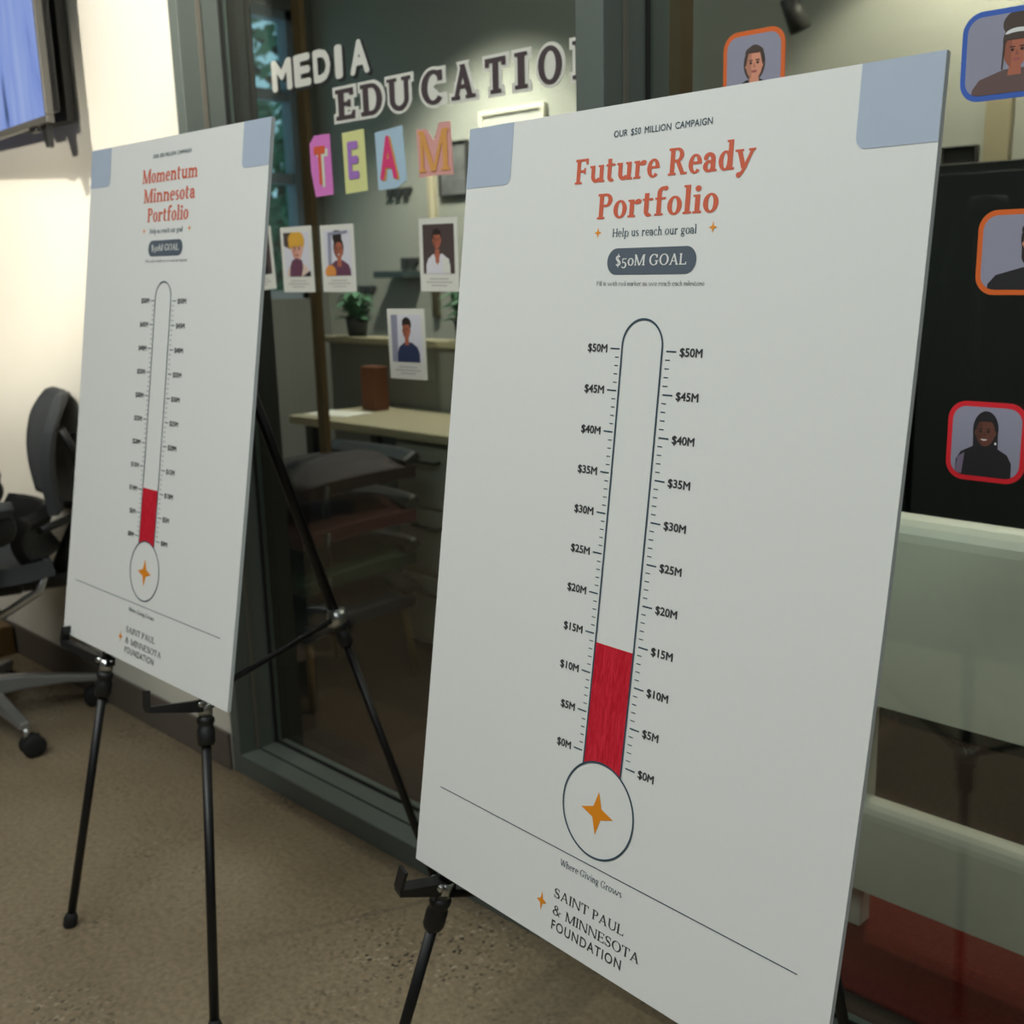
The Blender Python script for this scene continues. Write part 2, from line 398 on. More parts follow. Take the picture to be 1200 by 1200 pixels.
            s.stem(a, 0, 1); s.sl(a - F, a + S + .14, 1 - T * 1.1, 1); s.sl(a - F, a + S + .14, 0, T * 1.1); cx = a + S + .12; s.ring(cx, .5, .38, .5, S, T * 1.1, -90, 90); w = cx + .40
            if s.fill: s.sl(a, cx, 0, 1)
        elif c == 'H':
            s.stem(a, 0, 1); s.stem(a + .52, 0, 1)
            for x in (a, a + .52): s.foot(x); s.foot(x, 1 - K)
            s.sl(a, a + .6, .5 - T / 2, .5 + T * .6); w = a + .52 + S + F
        elif c == 'N':
            t = T * 1.3; r = a + .64; s.stem(a, 0, 1, t); s.stem(r, 0, 1, t); s.diag(r + t - S * 1.05, 0, a - S * .1, 1, S * 1.1); s.foot(a, 0, t); s.foot(r, 1 - K, t); s.head(a, 1, t); w = r + t + F
        elif c == 'M':
            t = T * 1.3; r = a + .74; m = (a + r + t) / 2; s.stem(a, 0, 1, t); s.stem(r, 0, 1); s.diag(m - S * .5, 0, a - .02, 1, S); s.diag(m - t * .3, 0, r, 1, t); s.foot(a, 0, t); s.foot(r); s.head(a, 1, t); s.head(r, 1, None, 0, 1); w = r + S + F
        elif c == 'A':
            t = T * 1.3; s.diag(a, 0, a + .31, 1, t); s.diag(a + .62 - S * .4, 0, a + .31 - S * .3, 1, S); s.sl(a + .12, a + .52, .30, .30 + T); s.foot(a, 0, t); s.foot(a + .62 - S * .4); w = a + .62 + S * .6 + F
            if s.fill: s.q((a + .1, .02), (a + .6, .02), (a + .36, .95))
        elif c == 'U':
            t = T * 1.4; r = a + .58; s.stem(a, .34, 1); s.stem(r, .34, 1, t); s.ring((a + r + t) / 2, .35, (r + t - a) / 2, .37, S, T * 1.2, 180, 292); s.ring((a + r + t) / 2, .35, (r + t - a) / 2, .37, t, T * 1.2, 285, 360); s.foot(a, 1 - K); s.foot(r, 1 - K, t); w = r + t + F
            if s.fill: s.sl(a, r, .3, .95)
        elif c == 'O': s.ring(.42, .5, .42, .52, S * 1.05, T); w = .84
        elif c in 'CG':
            s.ring(.42, .5, .42, .52, S * 1.05, T, 42, 318); s.sl(.70 - T, .75, .68, .98); w = .80
            if c == 'G': s.stem(.60, .08, .44); s.sl(.52, .84, .44 - K, .44); w = .86
            elif s.fill: s.sl(.6, .75, .02, .2)
        elif c == 'S':
            s.ring(.29, .745, .26, .275, S, T * 1.2, 30, 250); s.ring(.29, .255, .28, .275, S, T * 1.2, -150, 70); s.q((.06, .70), (.17, .44), (.54, .29), (.43, .55)); s.sl(.47, .52, .70, .98); s.sl(.03, .08, .02, .30); w = .60
        elif c == '$':
            s.ring(.27, .72, .24, .25, S, T * 1.2, 30, 250); s.ring(.27, .26, .26, .27, S, T * 1.2, -150, 70); s.q((.05, .68), (.16, .44), (.50, .29), (.39, .55)); s.sl(.24, .32, -.14, 1.12); w = .56
        elif c == '5':
            s.ring(.22, .06, .26, .30, S, T * 1.2, -130, 120); s.sl(.06, .14, .26, X); s.sl(.06, .46, X - K * 1.3, X); s.ball(.07, -.12, S * .4); w = .52
        elif c == 'W':
            h = .24; s.diag(0, 1, h - S * .2, 0, S); s.diag(h, 0, 2 * h, 1, T * 1.4); s.diag(2 * h - S * .3, 1, 3 * h - S * .2, 0, S); s.diag(3 * h, 0, 4 * h, 1, T * 1.4); s.sl(-F, S + F, 1 - K, 1); s.sl(4 * h - F, 4 * h + F + T, 1 - K, 1); w = 4 * h + .1
        elif c == '&':
            s.ring(.34, .77, .20, .25, S * .8, T * 1.2); s.ring(.30, .27, .30, .29, S, T * 1.2, 60, 340); s.diag(.62, 0, .20, .72, S); s.diag(.52, .20, .72, .46, T * 1.3); s.sl(.62, .88, .44, .44 + K); w = .92
        return s.P, w
    def layout(s, txt, track=0.05):
        out = []; x = 0; lay = []
        for c in txt:
            P, w = s.glyph(c)
            out += [[(px + x, py) for px, py in p] for p in P]; x += w + track; lay += s.layers(P)
        return Layered(out, lay)
    def layers(s, P):
        """strokes get one layer each; the segments of one ring share theirs"""
        lay = []; k = 0
        for i, p in enumerate(P):
            if i and not (len(p) == 4 and len(P[i - 1]) == 4 and abs(p[0][0] - P[i - 1][1][0]) + abs(p[0][1] - P[i - 1][1][1]) < 1e-9): k += 1
            lay.append(k)
        return lay
def fit(polys, x0, x1, base, cap):
    a = min(p[0] for q in polys for p in q); b = max(p[0] for q in polys for p in q); k = (x1 - x0) / (b - a)
    return Layered([[(x0 + (px - a) * k, base + py * cap) for px, py in q] for q in polys], getattr(polys, 'lay', [0] * len(polys)))
def sans(txt, space=1.0, word=1.0, bold=0.0):
    """built-in typeface outline as polygons, cap height 1; bold by shifted copies"""
    def raw(t):
        c = bpy.data.curves.new('t', 'FONT'); c.body = t; c.space_character = space; c.space_word = word; c.resolution_u = 3
        o = bpy.data.objects.new('t', c); COL.objects.link(o); bpy.context.view_layer.update()
        dg = bpy.context.evaluated_depsgraph_get(); e = o.evaluated_get(dg); me = e.to_mesh()
        P = [[(me.vertices[i].co.x, me.vertices[i].co.y) for i in f.vertices] for f in me.polygons]
        e.to_mesh_clear(); bpy.data.objects.remove(o); bpy.data.curves.remove(c)
        return P
    h = max(p[1] for q in raw('H') for p in q)
    P = [[(x / h, y / h) for x, y in q] for q in raw(txt)]
    if not bold: return Layered(P, [0] * len(P))
    out, lay = [], []
    for k, (dx, dy) in enumerate(((0, 0), (1, 0), (-1, 0), (0, 1), (0, -1), (.7, .7), (-.7, .7), (.7, -.7), (-.7, -.7))):
        out += [[(x + dx * bold, y + dy * bold) for x, y in q] for q in P]; lay += [k] * len(P)
    return Layered(out, lay)
class Layered(list):
    """polygons plus a layer number each, so overlapping ink never lies in one plane"""
    def __init__(s, polys, lay): super().__init__(polys); s.lay = lay
def star_poly(cx, cy, rx, ry, k=.32, n=4):
    out = []
    for i in range(2 * n):
        t = PI / 2 + i * PI / n; f = 1 if i % 2 == 0 else k
        out.append((cx + rx * f * math.cos(t), cy + ry * f * math.sin(t)))
    return out
def ell(cx, cy, rx, ry, n=28, a0=0, a1=360):
    full = abs(a1 - a0) >= 359
    return [(cx + rx * math.cos(math.radians(a0 + (a1 - a0) * k / (n if full else n - 1))), cy + ry * math.sin(math.radians(a0 + (a1 - a0) * k / (n if full else n - 1)))) for k in range(n)]
def rrect(x0, y0, x1, y1, r, corners=(1, 1, 1, 1), n=7):
    out = []
    for (cx, cy, a, on) in ((x1 - r, y1 - r, 0, corners[0]), (x0 + r, y1 - r, 90, corners[1]), (x0 + r, y0 + r, 180, corners[2]), (x1 - r, y0 + r, 270, corners[3])):
        if on:
            for k in range(n): t = math.radians(a + 90 * k / (n - 1)); out.append((cx + r * math.cos(t), cy + r * math.sin(t)))
        else:
            out.append({0: (x1, y1), 90: (x0, y1), 180: (x0, y0), 270: (x1, y0)}[a])
    return out
def clip_rect(p, x0, y0, x1, y1):
    for ax, v, sg in ((0, x0, 1), (0, x1, -1), (1, y0, 1), (1, y1, -1)):
        out = []
        for i in range(len(p)):
            a, b = p[i - 1], p[i]; ia = (a[ax] - v) * sg >= 0; ib = (b[ax] - v) * sg >= 0
            if ia != ib:
                t = (v - a[ax]) / (b[ax] - a[ax]); out.append((a[0] + (b[0] - a[0]) * t, a[1] + (b[1] - a[1]) * t))
            if ib: out.append(b)
        p = out
        if not p: return []
    return p

def clip_convex(p, c):
    """clip polygon p by the convex counter-clockwise polygon c"""
    for i in range(len(c)):
        a, b = c[i - 1], c[i]; ex, ey = b[0] - a[0], b[1] - a[1]
        if abs(ex) + abs(ey) < 1e-9: continue
        sd = lambda q: ex * (q[1] - a[1]) - ey * (q[0] - a[0])
        out = []
        for k in range(len(p)):
            u, v = p[k - 1], p[k]; su, sv = sd(u), sd(v)
            if (su >= 0) != (sv >= 0):
                t = su / (su - sv); out.append((u[0] + (v[0] - u[0]) * t, u[1] + (v[1] - u[1]) * t))
            if sv >= 0: out.append(v)
        p = out
        if not p: return []
    return p

# ------------------------------------------------------------------ the setting
GY = 1.362          # glass plane
FY = 1.252          # wall face
def S(name, boxes, m, **k):
    b = MB()
    for x in boxes: b.box(*x)
    return struct(name, b, m, **k)
S('floor', [((-6, -6, -0.1), (5, FY + .02, 0))], M['floor'])
S('floor_office', [((-4.63, FY + .02, -0.1), (5, 3.2, -0.001))], M['carpet'])
S('ceiling', [((-6, -6, 3.2), (5, 3.4, 3.35))], M['ceil'])
S('wall_front', [((-6.1, FY, 0), (-2.347, FY + .18, 3.2)), ((-2.347, FY, 2.22), (1.40, FY + .18, 3.2)), ((1.40, FY, 0), (5.1, FY + .18, 3.2))], M['wall'])
S('wall_left', [((-6.1, -6, 0), (-6, FY, 3.2))], M['dark_wall'])
S('wall_right', [((5, -6, 0), (5.1, FY, 3.2))], M['dark_wall'])
S('wall_back', [((-6.1, -6.1, 0), (5.1, -6, 3.2))], M['dark_wall'])
S('baseboard_front', [((-6, FY - .009, 0), (-2.349, FY, .10))], M['baseboard'], bevel=.003)
S('wall_office_back', [((-4.75, 3.2, 0), (5.1, 3.32, 3.2))], M['office_wall'])
# side wall of the office with its window opening
WX = -4.63; WY0, WY1, WZ0, WZ1 = 2.30, 3.11, 1.13, 2.46
S('wall_office_left', [((WX - .12, 1.432, 0), (WX, WY0, 3.2)), ((WX - .12, WY1, 0), (WX, 3.2, 3.2)),
                       ((WX - .12, WY0, 0), (WX, WY1, WZ0)), ((WX - .12, WY0, WZ1), (WX, WY1, 3.2))], M['office_side'])
S('wall_office_right', [((5, FY + .18, 0), (5.1, 3.2, 3.2))], M['office_side'])

# storefront frame and glass
def pane_window(name, x0, x1, label):
    r = bpy.data.objects.new(name, None); COL.objects.link(r); r.location = ((x0 + x1) / 2, GY, 0); r['kind'] = 'structure'
    def P(n, boxes, m, **k):
        b = MB()
        for a, c in boxes: b.box((a[0] - r.location.x, a[1] - GY, a[2]), (c[0] - r.location.x, c[1] - GY, c[2]))
        return obj(n, b, m, r, **k)
    P('sill_rail', [((x0, FY, 0), (x1, GY + .02, .052))], M['frame'], bevel=.002)
    P('sill_groove', [((x0, FY + .050, .0525), (x1, FY + .054, .0535)), ((x0, GY - .008, .0525), (x1, GY - .003, .058))], M['groove'])
    P('head_rail', [((x0, FY, 2.17), (x1, 1.432, 2.22))], M['frame'], bevel=.002)
    P('glass_pane', [((x0, GY, .052), (x1, GY + .008, 2.17))], M['glass'])
    return r
w1 = pane_window('window_1', -2.31, -1.146, '')
w2 = pane_window('window_2', -1.09, 1.35, '')
def jamb(name, x0, x1, side, back):
    b = MB().box((x0, FY, 0), (x1, back, 2.22))
    o = struct(name, b, M['frame'], bevel=.002)
    g = MB()
    if side:
        g.box((x1 - .0005, FY + .044, .053), (x1 + .003, FY + .054, 2.17))
        obj('glazing_bead', g, M['frame_bead'], o)
        g = MB().box((x1 - .0005, GY - .012, .053), (x1 + .004, GY - .004, 2.17)); obj('gasket', g, M['groove'], o)
jamb('trim_1', -2.347, -2.31, True, GY + .01)
jamb('trim_2', -1.146, -1.09, True, 1.41)
M['dark_stile'] = mat('dark_brown_stile', (.018, .014, .010), .7)
S('trim_6', [((-2.347, GY + .0105, 0), (-2.31, 1.432, 2.22))], M['dark_stile'])
jamb('trim_3', 1.35, 1.40, False, 1.432)
M['wood'] = mat('oak_varnish', (0.13, 0.075, 0.022), 0.5, var=.2, scale=25)
S('trim_4', [((-2.850, 1.90, 0), (-2.815, 1.92, 3.2))], M['wood'])
S('trim_5', [((-1.195, 1.535, 0), (-1.163, 1.57, 3.2))], M['wood'])
# office side window: frame coloured blue for the daylight on it, two mid rails
M['win_frame'] = mat('daylight_tinted_frame', (0.30, 0.36, 0.42), 0.6)
r = bpy.data.objects.new('window_3', None); COL.objects.link(r); r.location = (WX - .06, (WY0 + WY1) / 2, WZ0); r['kind'] = 'structure'
cy = r.location.y
b = MB()
for a, c in (((-.06, WY0 - cy, 0), (.02, WY0 - cy + .04, WZ1 - WZ0)), ((-.06, WY1 - cy - .035, 0), (.02, WY1 - cy, WZ1 - WZ0)), ((-.06, WY0 - cy, 0), (.02, WY1 - cy, .04)), ((-.06, WY0 - cy, WZ1 - WZ0 - .04), (.02, WY1 - cy, WZ1 - WZ0))): b.box(a, c)
obj('window_frame', b, M['win_frame'], r)
b = MB()
for z in (2.08, 1.70): b.box((-.045, WY0 - cy + .04, z - WZ0 - .025), (.0, WY1 - cy - .035, z - WZ0 + .025))
obj('sash_rail', b, M['win_frame'], r)
obj('glass_pane', MB().box((-.03, WY0 - cy + .04, .04), (-.025, WY1 - cy - .035, WZ1 - WZ0 - .04)), M['glass'], r)

# trees outside the office window
M['leaf'] = mat('summer_leaf', (0.07, 0.19, 0.10), 0.6, var=.5, scale=2)
M['bark'] = mat('grey_bark', (0.06, 0.045, 0.03), 0.9)
def tree(x, y, h, rad, nleaf, label, zc):
    t = thing('tree', label, 'tree', (x, y, 0))
    tb = MB().tube([(0, 0, 0), (.05, .03, h * .5), (0, .1, h * .95)], [.11, .08, .03], 8)
    for k in range(6):
        a = k * 1.1; z = h * (.45 + .07 * k)
        tb.tube([(.03, .03, z), (.5 * math.cos(a), .5 * math.sin(a), z + .35), (.9 * math.cos(a), .9 * math.sin(a), z + .5)], [.04, .025, .01], 6)
    obj('trunk', tb, M['bark'], t)
    f = MB()
    for k in range(nleaf):
        u = Vector((random.gauss(0, 1), random.gauss(0, 1), random.gauss(0, 1))).normalized() * rad * random.random() ** .4
        p = Vector((u.x, u.y, zc + u.z * 1.25)); s_ = random.uniform(.05, .11)
        d = Vector((random.gauss(0, 1), random.gauss(0, 1), random.gauss(0, 1))).normalized(); e = d.orthogonal().normalized(); g = d.cross(e)
        f.face([p - e * s_, p + g * s_ * .45, p + e * s_, p - g * s_ * .45])
    obj('foliage', f, M['leaf'], t)
tree(-8.35, 5.45, 4.2, 1.05, 900, 'leafy green tree seen through the upper sash of the office window', 2.9)
tree(-6.30, 3.95, 2.0, .80, 1300, 'low leafy tree seen through the lower part of the office window', 1.35)

# ------------------------------------------------------------------ campaign boards
BW, BH, BT = .6096, .9144, .006
def make_board(origin, yaw, lean, b0, b1, label, spec):
    U = Vector((math.cos(yaw), math.sin(yaw), 0)); nrm = Vector((math.sin(yaw), -math.cos(yaw), 0))
    V = Vector((0, 0, 1)) * math.cos(lean) - nrm * math.sin(lean); N = nrm * math.cos(lean) + Vector((0, 0, 1)) * math.sin(lean)
    o = Vector(origin) + U * BW / 2
    mtx = Matrix(((U.x, -N.x, V.x, o.x), (U.y, -N.y, V.y, o.y), (U.z, -N.z, V.z, o.z), (0, 0, 0, 1)))
    root = thing('campaign_board', label, 'sign board', mtx=mtx)
    def sf(p, off=0.0):
        u = p[0] / 609.6; v = p[1] / 914.4; s_ = (b0 * (1 - u) + b1 * u) * 4 * v * (1 - v)
        return (p[0] / 1000 - BW / 2, -s_ - off, p[1] / 1000)
    # slab, gently bowed
    nx, nz = 16, 40; b = MB()
    def grid(off, flip):
        for i in range(nx):
            for j in range(nz):
                q = [sf((609.6 * (i + a) / nx, 914.4 * (j + c) / nz), off) for a, c in ((0, 0), (1, 0), (1, 1), (0, 1))]
                b.face(q[::-1] if flip else q, 2 if flip else 0)
    grid(0, False); grid(-BT, True)
    for j in range(nz):
        v0, v1 = 914.4 * j / nz, 914.4 * (j + 1) / nz
        for x in (0, 609.6): b.face([sf((x, v0)), sf((x, v0), -BT), sf((x, v1), -BT), sf((x, v1))], 1)
    for i in range(nx):
        u0, u1 = 609.6 * i / nx, 609.6 * (i + 1) / nx
        for z in (0, 914.4): b.face([sf((u0, z)), sf((u0, z), -BT), sf((u1, z), -BT), sf((u1, z))], 1)
    obj('foam_panel', b, [M['card'], M['foam'], M['board_back']], root)
    def printed(name, polys, m, off=.0004, label=None):
        q = MB()
        lay = getattr(polys, 'lay', [0] * len(polys))
        for p, l_ in zip(polys, lay): q.face([sf(v, off + 1.2e-5 * l_) for v in p])
        o_ = obj(name, q, m, root)
        if label: o_['label'] = label
        return o_
    def block(x0, y0, x1, y1, r, corners):
        """rounded block cut into strips so it follows the bow"""
        full = rrect(x0, y0, x1, y1, r, corners); out = []
        for k in range(6):
            p = clip_rect(full, x0 - 1, y0 + (y1 - y0) * k / 6, x1 + 1, y0 + (y1 - y0) * (k + 1) / 6)
            if len(p) > 2: out.append(p)
        return out
    printed('corner_block', block(0, 845, 80.5, 914.3, 10, (0, 0, 0, 1)), M['blue'], label='dusty blue corner block, top left')
    printed('corner_block', block(533, 844, 609.5, 914.3, 10, (0, 0, 1, 0)), M['blue'], label='dusty blue corner block, top right')
    T = spec
    printed('campaign_line', fit(sans('OUR $50 MILLION CAMPAIGN', 1.06, 1.5, .012), 242.5, 373.5, 881.8, 6.4), M['navy'])
    bold = Serif(.182, .088, .07, .08)
    for txt, x0, x1, y, cap in T['title']:
        printed('title_text', fit(bold.layout(txt, .05), x0, x1, y, cap), M['rust'])
    med = Serif(.125, .065, .06, .055)
    y = T['help']
    printed('invitation_text', fit(med.layout('Help us reach our goal', .06), T['hx'][0], T['hx'][1], y, 8.4), M['navy'])
    printed('small_star', [star_poly(T['sx'][0], y + 5, 5.4, 5.8)], M['gold']); printed('small_star', [star_poly(T['sx'][1], y + 5, 5.4, 5.8)], M['gold'])
    py = T['pill']
    printed('goal_pill', [rrect(T['px'][0], py, T['px'][1], py + 27, 13.4, n=12)], M['pill'])
    printed('goal_text', fit(Serif(.15, .08, .055, .065).layout('$50M GOAL', .06), T['px'][0] + 12.5, T['px'][1] - 12, py + 9, 11), M['card'], .0008)
    printed('instruction_text', fit(Serif(.085, .055, .015, .04).layout('Fill in with red marker as we reach each milestone', .085), 233.5, 379.8, T['fill'], 4.8), M['charcoal'])
    # thermometer
    cx, rad = 305.4, 28.6; top, y50, y0 = T['top'], T['y50'], 229.4; bc, br = (305.4, 171.6), 53.2; lw = 2.1
    out = []; cyt = top - rad
    ang = [180 - 180 * k / 24 for k in range(25)]
    pin = [(cx + (rad - lw) * math.cos(math.radians(a)), cyt + (rad - lw) * math.sin(math.radians(a))) for a in ang]
    pou = [(cx + rad * math.cos(math.radians(a)), cyt + rad * math.sin(math.radians(a))) for a in ang]
    yb = bc[1] + math.sqrt(br ** 2 - rad ** 2)
    for k in range(24): out.append([pou[k], pou[k + 1], pin[k + 1], pin[k]])
    for k in range(24):
        ya, yc = yb + (cyt - yb) * k / 24, yb + (cyt - yb) * (k + 1) / 24
        for sg in (-1, 1): out.append([(cx + sg * rad, ya), (cx + sg * (rad - lw), ya), (cx + sg * (rad - lw), yc), (cx + sg * rad, yc)])
    for k in range(64):
        q = []
        for a, r_ in ((k, br), (k + 1, br), (k + 1, br - lw), (k, br - lw)):
            t = 2 * PI * a / 64; q.append((bc[0] + r_ * math.cos(t), bc[1] + r_ * math.sin(t)))
        out.append(q)
    printed('thermometer_outline', out, M['navy'], .0007)
    red = []; yr = T['red']; nk = 10
    for k in range(nk):
        for j in range(6):
            xa, xb = cx - rad + .8 + (2 * rad - 1.6) * j / 6, cx - rad + .8 + (2 * rad - 1.6) * (j + 1) / 6
            def low(x): return bc[1] + math.sqrt((br - .8) ** 2 - (x - bc[0]) ** 2)
            red.append([(xa, low(xa) + (yr - low(xa)) * k / nk), (xb, low(xb) + (yr - low(xb)) * k / nk), (xb, low(xb) + (yr - low(xb)) * (k + 1) / nk), (xa, low(xa) + (yr - low(xa)) * (k + 1) / nk)])
    printed('red_level', red, M['red'], .0005, 'red marker fill of the thermometer')
    tk = []
    for m in range(51):
        yy = y0 + (y50 - y0) * m / 50; big = m % 5 == 0; h = .75 if big else .5
        la, lb = (261.2, 274.2) if big else (268.6, 274.0); ra, rb = (338.3, 351.6) if big else (337.9, 344.0)
        tk.append([(la, yy - h), (lb, yy - h), (lb, yy + h), (la, yy + h)]); tk.append([(ra, yy - h), (rb, yy - h), (rb, yy + h), (ra, yy + h)])
    printed('tick_marks', tk[0::2], M['navy']); printed('tick_marks', tk[1::2], M['navy'])
    for m in range(0, 51, 5):
        yy = y0 + (y50 - y0) * m / 50; s_ = '$%dM' % m; wd = 29 if m >= 10 else 22
        printed('scale_label', fit(sans(s_, 1, 1, .04), 256.6 - wd, 256.6, yy - 4.1, 8.0), M['charcoal'])
        printed('scale_label', fit(sans(s_, 1, 1, .04), 356.0, 356.0 + wd, yy - 4.1, 8.0), M['charcoal'])
    printed('bulb_star', [star_poly(305.3, 168.9, 23.8, 24, .36)], M['orange'])
    ln = [[(38.5 + 532.5 * k / 12, 109), (38.5 + 532.5 * (k + 1) / 12, 109), (38.5 + 532.5 * (k + 1) / 12, 110.1), (38.5 + 532.5 * k / 12, 110.1)] for k in range(12)]
    printed('divider_line', ln, M['navy'])
    printed('motto_text', fit(med.layout('Where Giving Grows', .06), 259, 353, 92.6, 7.6), M['navy'])
    printed('logo_star', [star_poly(236.1, 41.6, 8, 11.4, .34)], M['orange'])
    lt = Serif(.135, .066, .06, .048)
    printed('logo_text', fit(lt.layout('SAINT PAUL', .06), 255.4, 361.8, 54.0, 10.8), M['charcoal'])
    printed('logo_text', fit(lt.layout('& MINNESOTA', .06), 255.4, 387.0, 34.4, 10.8), M['charcoal'])
    printed('logo_text', fit(sans('FOUNDATION', 1.16, 1, .012), 255.8, 363.2, 17.2, 10.8), M['charcoal'])
    return root
board1 = make_board((-1.0045, .7740, .4760), -.062995, .140488, -.002244, -.013071,
    'large white campaign board titled Future Ready Portfolio, on the nearer easel',
    dict(title=[('Future Ready', 188.4, 427.8, 837.6, 26), ('Portfolio', 226.2, 388.5, 799.4, 26)], help=780.2, hx=(250.8, 364.2), sx=(229.4, 384.2),
         pill=741.4, px=(246.4, 367), fill=729.9, top=697.5, y50=665.1, red=351.6))
board2 = make_board((-2.0833, .7840, .5463), -.001957, .168793, -.003739, -.003660,
    'white campaign board titled Momentum Minnesota Portfolio, on the easel further back by the cream wall',
    dict(title=[('Momentum', 207.5, 397.8, 840.7, 23.5), ('Minnesota', 215.5, 393.2, 807.2, 23.5), ('Portfolio', 232, 374.8, 774.0, 23.5)], help=754.2, hx=(243.6, 358.6), sx=(222.7, 380.8),
         pill=715.0, px=(241.9, 361.5), fill=705, top=672.8, y50=639.5, red=315.6))

# ------------------------------------------------------------------ easels
def easel(label, hub, fl, fr, rear, zs, hook_l, hook_r, clampz, topx, braces, bz):
    t = thing('display_easel', label, 'easel', (hub[0], hub[1], 0)); o = Vector((hub[0], hub[1], 0))
    L = lambda p: Vector(p) - o
    H = Vector(hub) - o
    hb = MB().lathe([(0, -.03), (.028, -.03), (.034, -.02), (.034, .02), (.026, .035), (0, .035)], H)
    obj('hub', hb, M['black_plastic'], t)
    tops = [H + Vector((q, .03 * (i == 2), 0)) for i, q in enumerate(topx)]
    feet = [L(fl), L(fr), L(rear)]
    def at(i, z): a, b_ = feet[i], tops[i]; return a + (b_ - a) * ((z - a.z) / (b_.z - a.z))
    for i in range(3):
        zc = zs if i < 2 else clampz
        d = (tops[i] - feet[i]).normalized()
        g = MB().tube([feet[i] + d * .012, at(i, zc - .05)], .0078, 12)
        g.tube([at(i, zc - .02), tops[i]], .0098, 12)
        lg = obj('leg', g, M['black_paint'], t)
        obj('rubber_foot', MB().lathe([(0, 0), (.010, 0), (.0125, .004), (.0125, .02), (.0085, .03), (0, .03)], feet[i] - d * .002, d, 16), M['rubber'], lg)
        c = at(i, zc - .035)
        obj('collar', MB().lathe([(0, -.022), (.0125, -.022), (.0145, -.016), (.0145, .004), (.0125, .008), (.0125, .012), (.0145, .016), (.0145, .022), (.010, .027), (0, .027)], c, d, 20), M['black_plastic'], lg)
        obj('clamp', MB().lathe([(0, -.012), (.0115, -.012), (.0115, .012), (0, .012)], at(i, zc + .002), d, 18), M['chrome'], lg)
    # spreader braces from the front legs to the rear leg
    rc = at(2, clampz)
    for i in braces:
        p = at(i, bz)
        obj('brace', MB().tube([p, rc], .0055, 8), M['black_paint'], t)
    obj('brace_joint', MB().lathe([(0, -.016), (.017, -.016), (.019, 0), (.017, .016), (0, .016)], rc, (0, 0, 1), 16), M['chrome'], t)
    # holder arms
    for i, hk in ((0, hook_l), (1, hook_r)):
        d = (tops[i] - feet[i]).normalized(); e = Vector(hk); e = (e - d * e.dot(d)); ln = e.length; e.normalize(); s_ = d.cross(e)
        p = at(i, zs + .012)
        prof = [(-.013, -.009), (.012, -.016), (ln * .96, -.006), (ln, .002), (ln, .030), (ln - .007, .034), (ln - .010, .006), (.02, .008), (-.010, .010)]
        g = MB()
        g.prism(prof[:5] + [(ln - .0045, .030), (ln - .0045, .004), (.02, .004), (-.010, .006)], lambda q: p + e * q[0] + d * q[1] + s_ * .0085, lambda q: p + e * q[0] + d * q[1] - s_ * .0085)
        hkobj = obj('holder_arm', g, M['black_plastic'], t, bevel=.001)
        obj('pivot_screw', MB().lathe([(0, -.0125), (.005, -.0125), (.005, .0125), (0, .0125)], p + e * .012 + d * -.002, s_, 14), M['chrome'], hkobj)
    return t
easel('black tripod easel holding the Momentum Minnesota board', (-1.83, .972, 1.36), (-1.977, .691, 0), (-1.478, .714, 0), (-1.505, 1.220, 0), .508, (-.125, -.030, 0), (.006, -.105, 0), .575, (-.03, .03, -.07), (1,), .53)
easel('black tripod easel holding the Future Ready board', (-.715, .945, 1.30), (-1.085, .722, 0), (-.345, .690, 0), (-.570, 1.205, 0), .432, (-.016, -.072, 0), (0, -.085, 0), .44, (-.05, .05, 0), (0, 1), .425)

# ------------------------------------------------------------------ letters and portraits stuck on the glass
SY = GY - .0012
M['paper'] = pr('white_card_stock', 206, 206, 192); M['ink'] = pr('dark_plum_ink', 66, 56, 58); M['dark_edge'] = pr('black_card', 34, 36, 34)
def flat(mb, polys, y, mi=0, th=0.0):
    for p in polys:
        mb.face([(x, y, z) for x, z in p], mi)
def letter(char, word, polys_layers, label, group):
    """polys_layers: list of (part name, polygons in x,z, material, offset)"""
    root = None
    for n, polys, m, off in polys_layers:
        b = MB(); lay = getattr(polys, 'lay', [0] * len(polys))
        for p, l_ in zip(polys, lay):
            b.face([(x, SY - off - 1.5e-5 * l_, z) for x, z in p])
            if n == 'card':
                for i in range(len(p)):
                    (xa, za), (xb, zb) = p[i - 1], p[i]
                    b.face([(xa, SY - off, za), (xb, SY - off, zb), (xb, SY - off + .001, zb), (xa, SY - off + .001, za)])
        o = obj('cutout_letter' if root is None else n, b, m, root)
        if root is None: root = tag(o, label, 'letter', group)
    return root
ordn = ['first', 'second', 'third', 'fourth', 'fifth', 'sixth', 'seventh', 'eighth', 'ninth']
def sh(P, dx, dz): return Layered([[(x + dx, z + dz) for x, z in p] for p in P], P.lay)
med_x = [(-2.129, -2.053), (-2.045, -1.984), (-1.975, -1.915), (-1.900, -1.874), (-1.850, -1.787)]
for i, c in enumerate('MEDIA'):
    x0, x1 = med_x[i]
    P = fit(sans(c, 1, 1, .07), x0, x1, 1.6085, .056); Q = sh(fit(sans(c, 1, 1, .085), x0 - .001, x1 + .002, 1.6075, .058), .006, -.004)
    letter(c, 'MEDIA', [('card', Q, M['dark_edge'], 0), ('face', P, M['paper'], .0012)], 'white cut-out letter %s, %s letter of the word MEDIA on the glass' % (c, ordn[i]), 'letters of the word MEDIA')
edu_x = [(-1.912, -1.833), (-1.829, -1.746), (-1.744, -1.658), (-1.642, -1.567), (-1.558, -1.478), (-1.467, -1.400), (-1.393, -1.347), (-1.337, -1.267), (-1.258, -1.170)]
slab = Serif(.20, .12, .09, .10); slabw = Serif(.20, .12, .09, .10, .105, True)
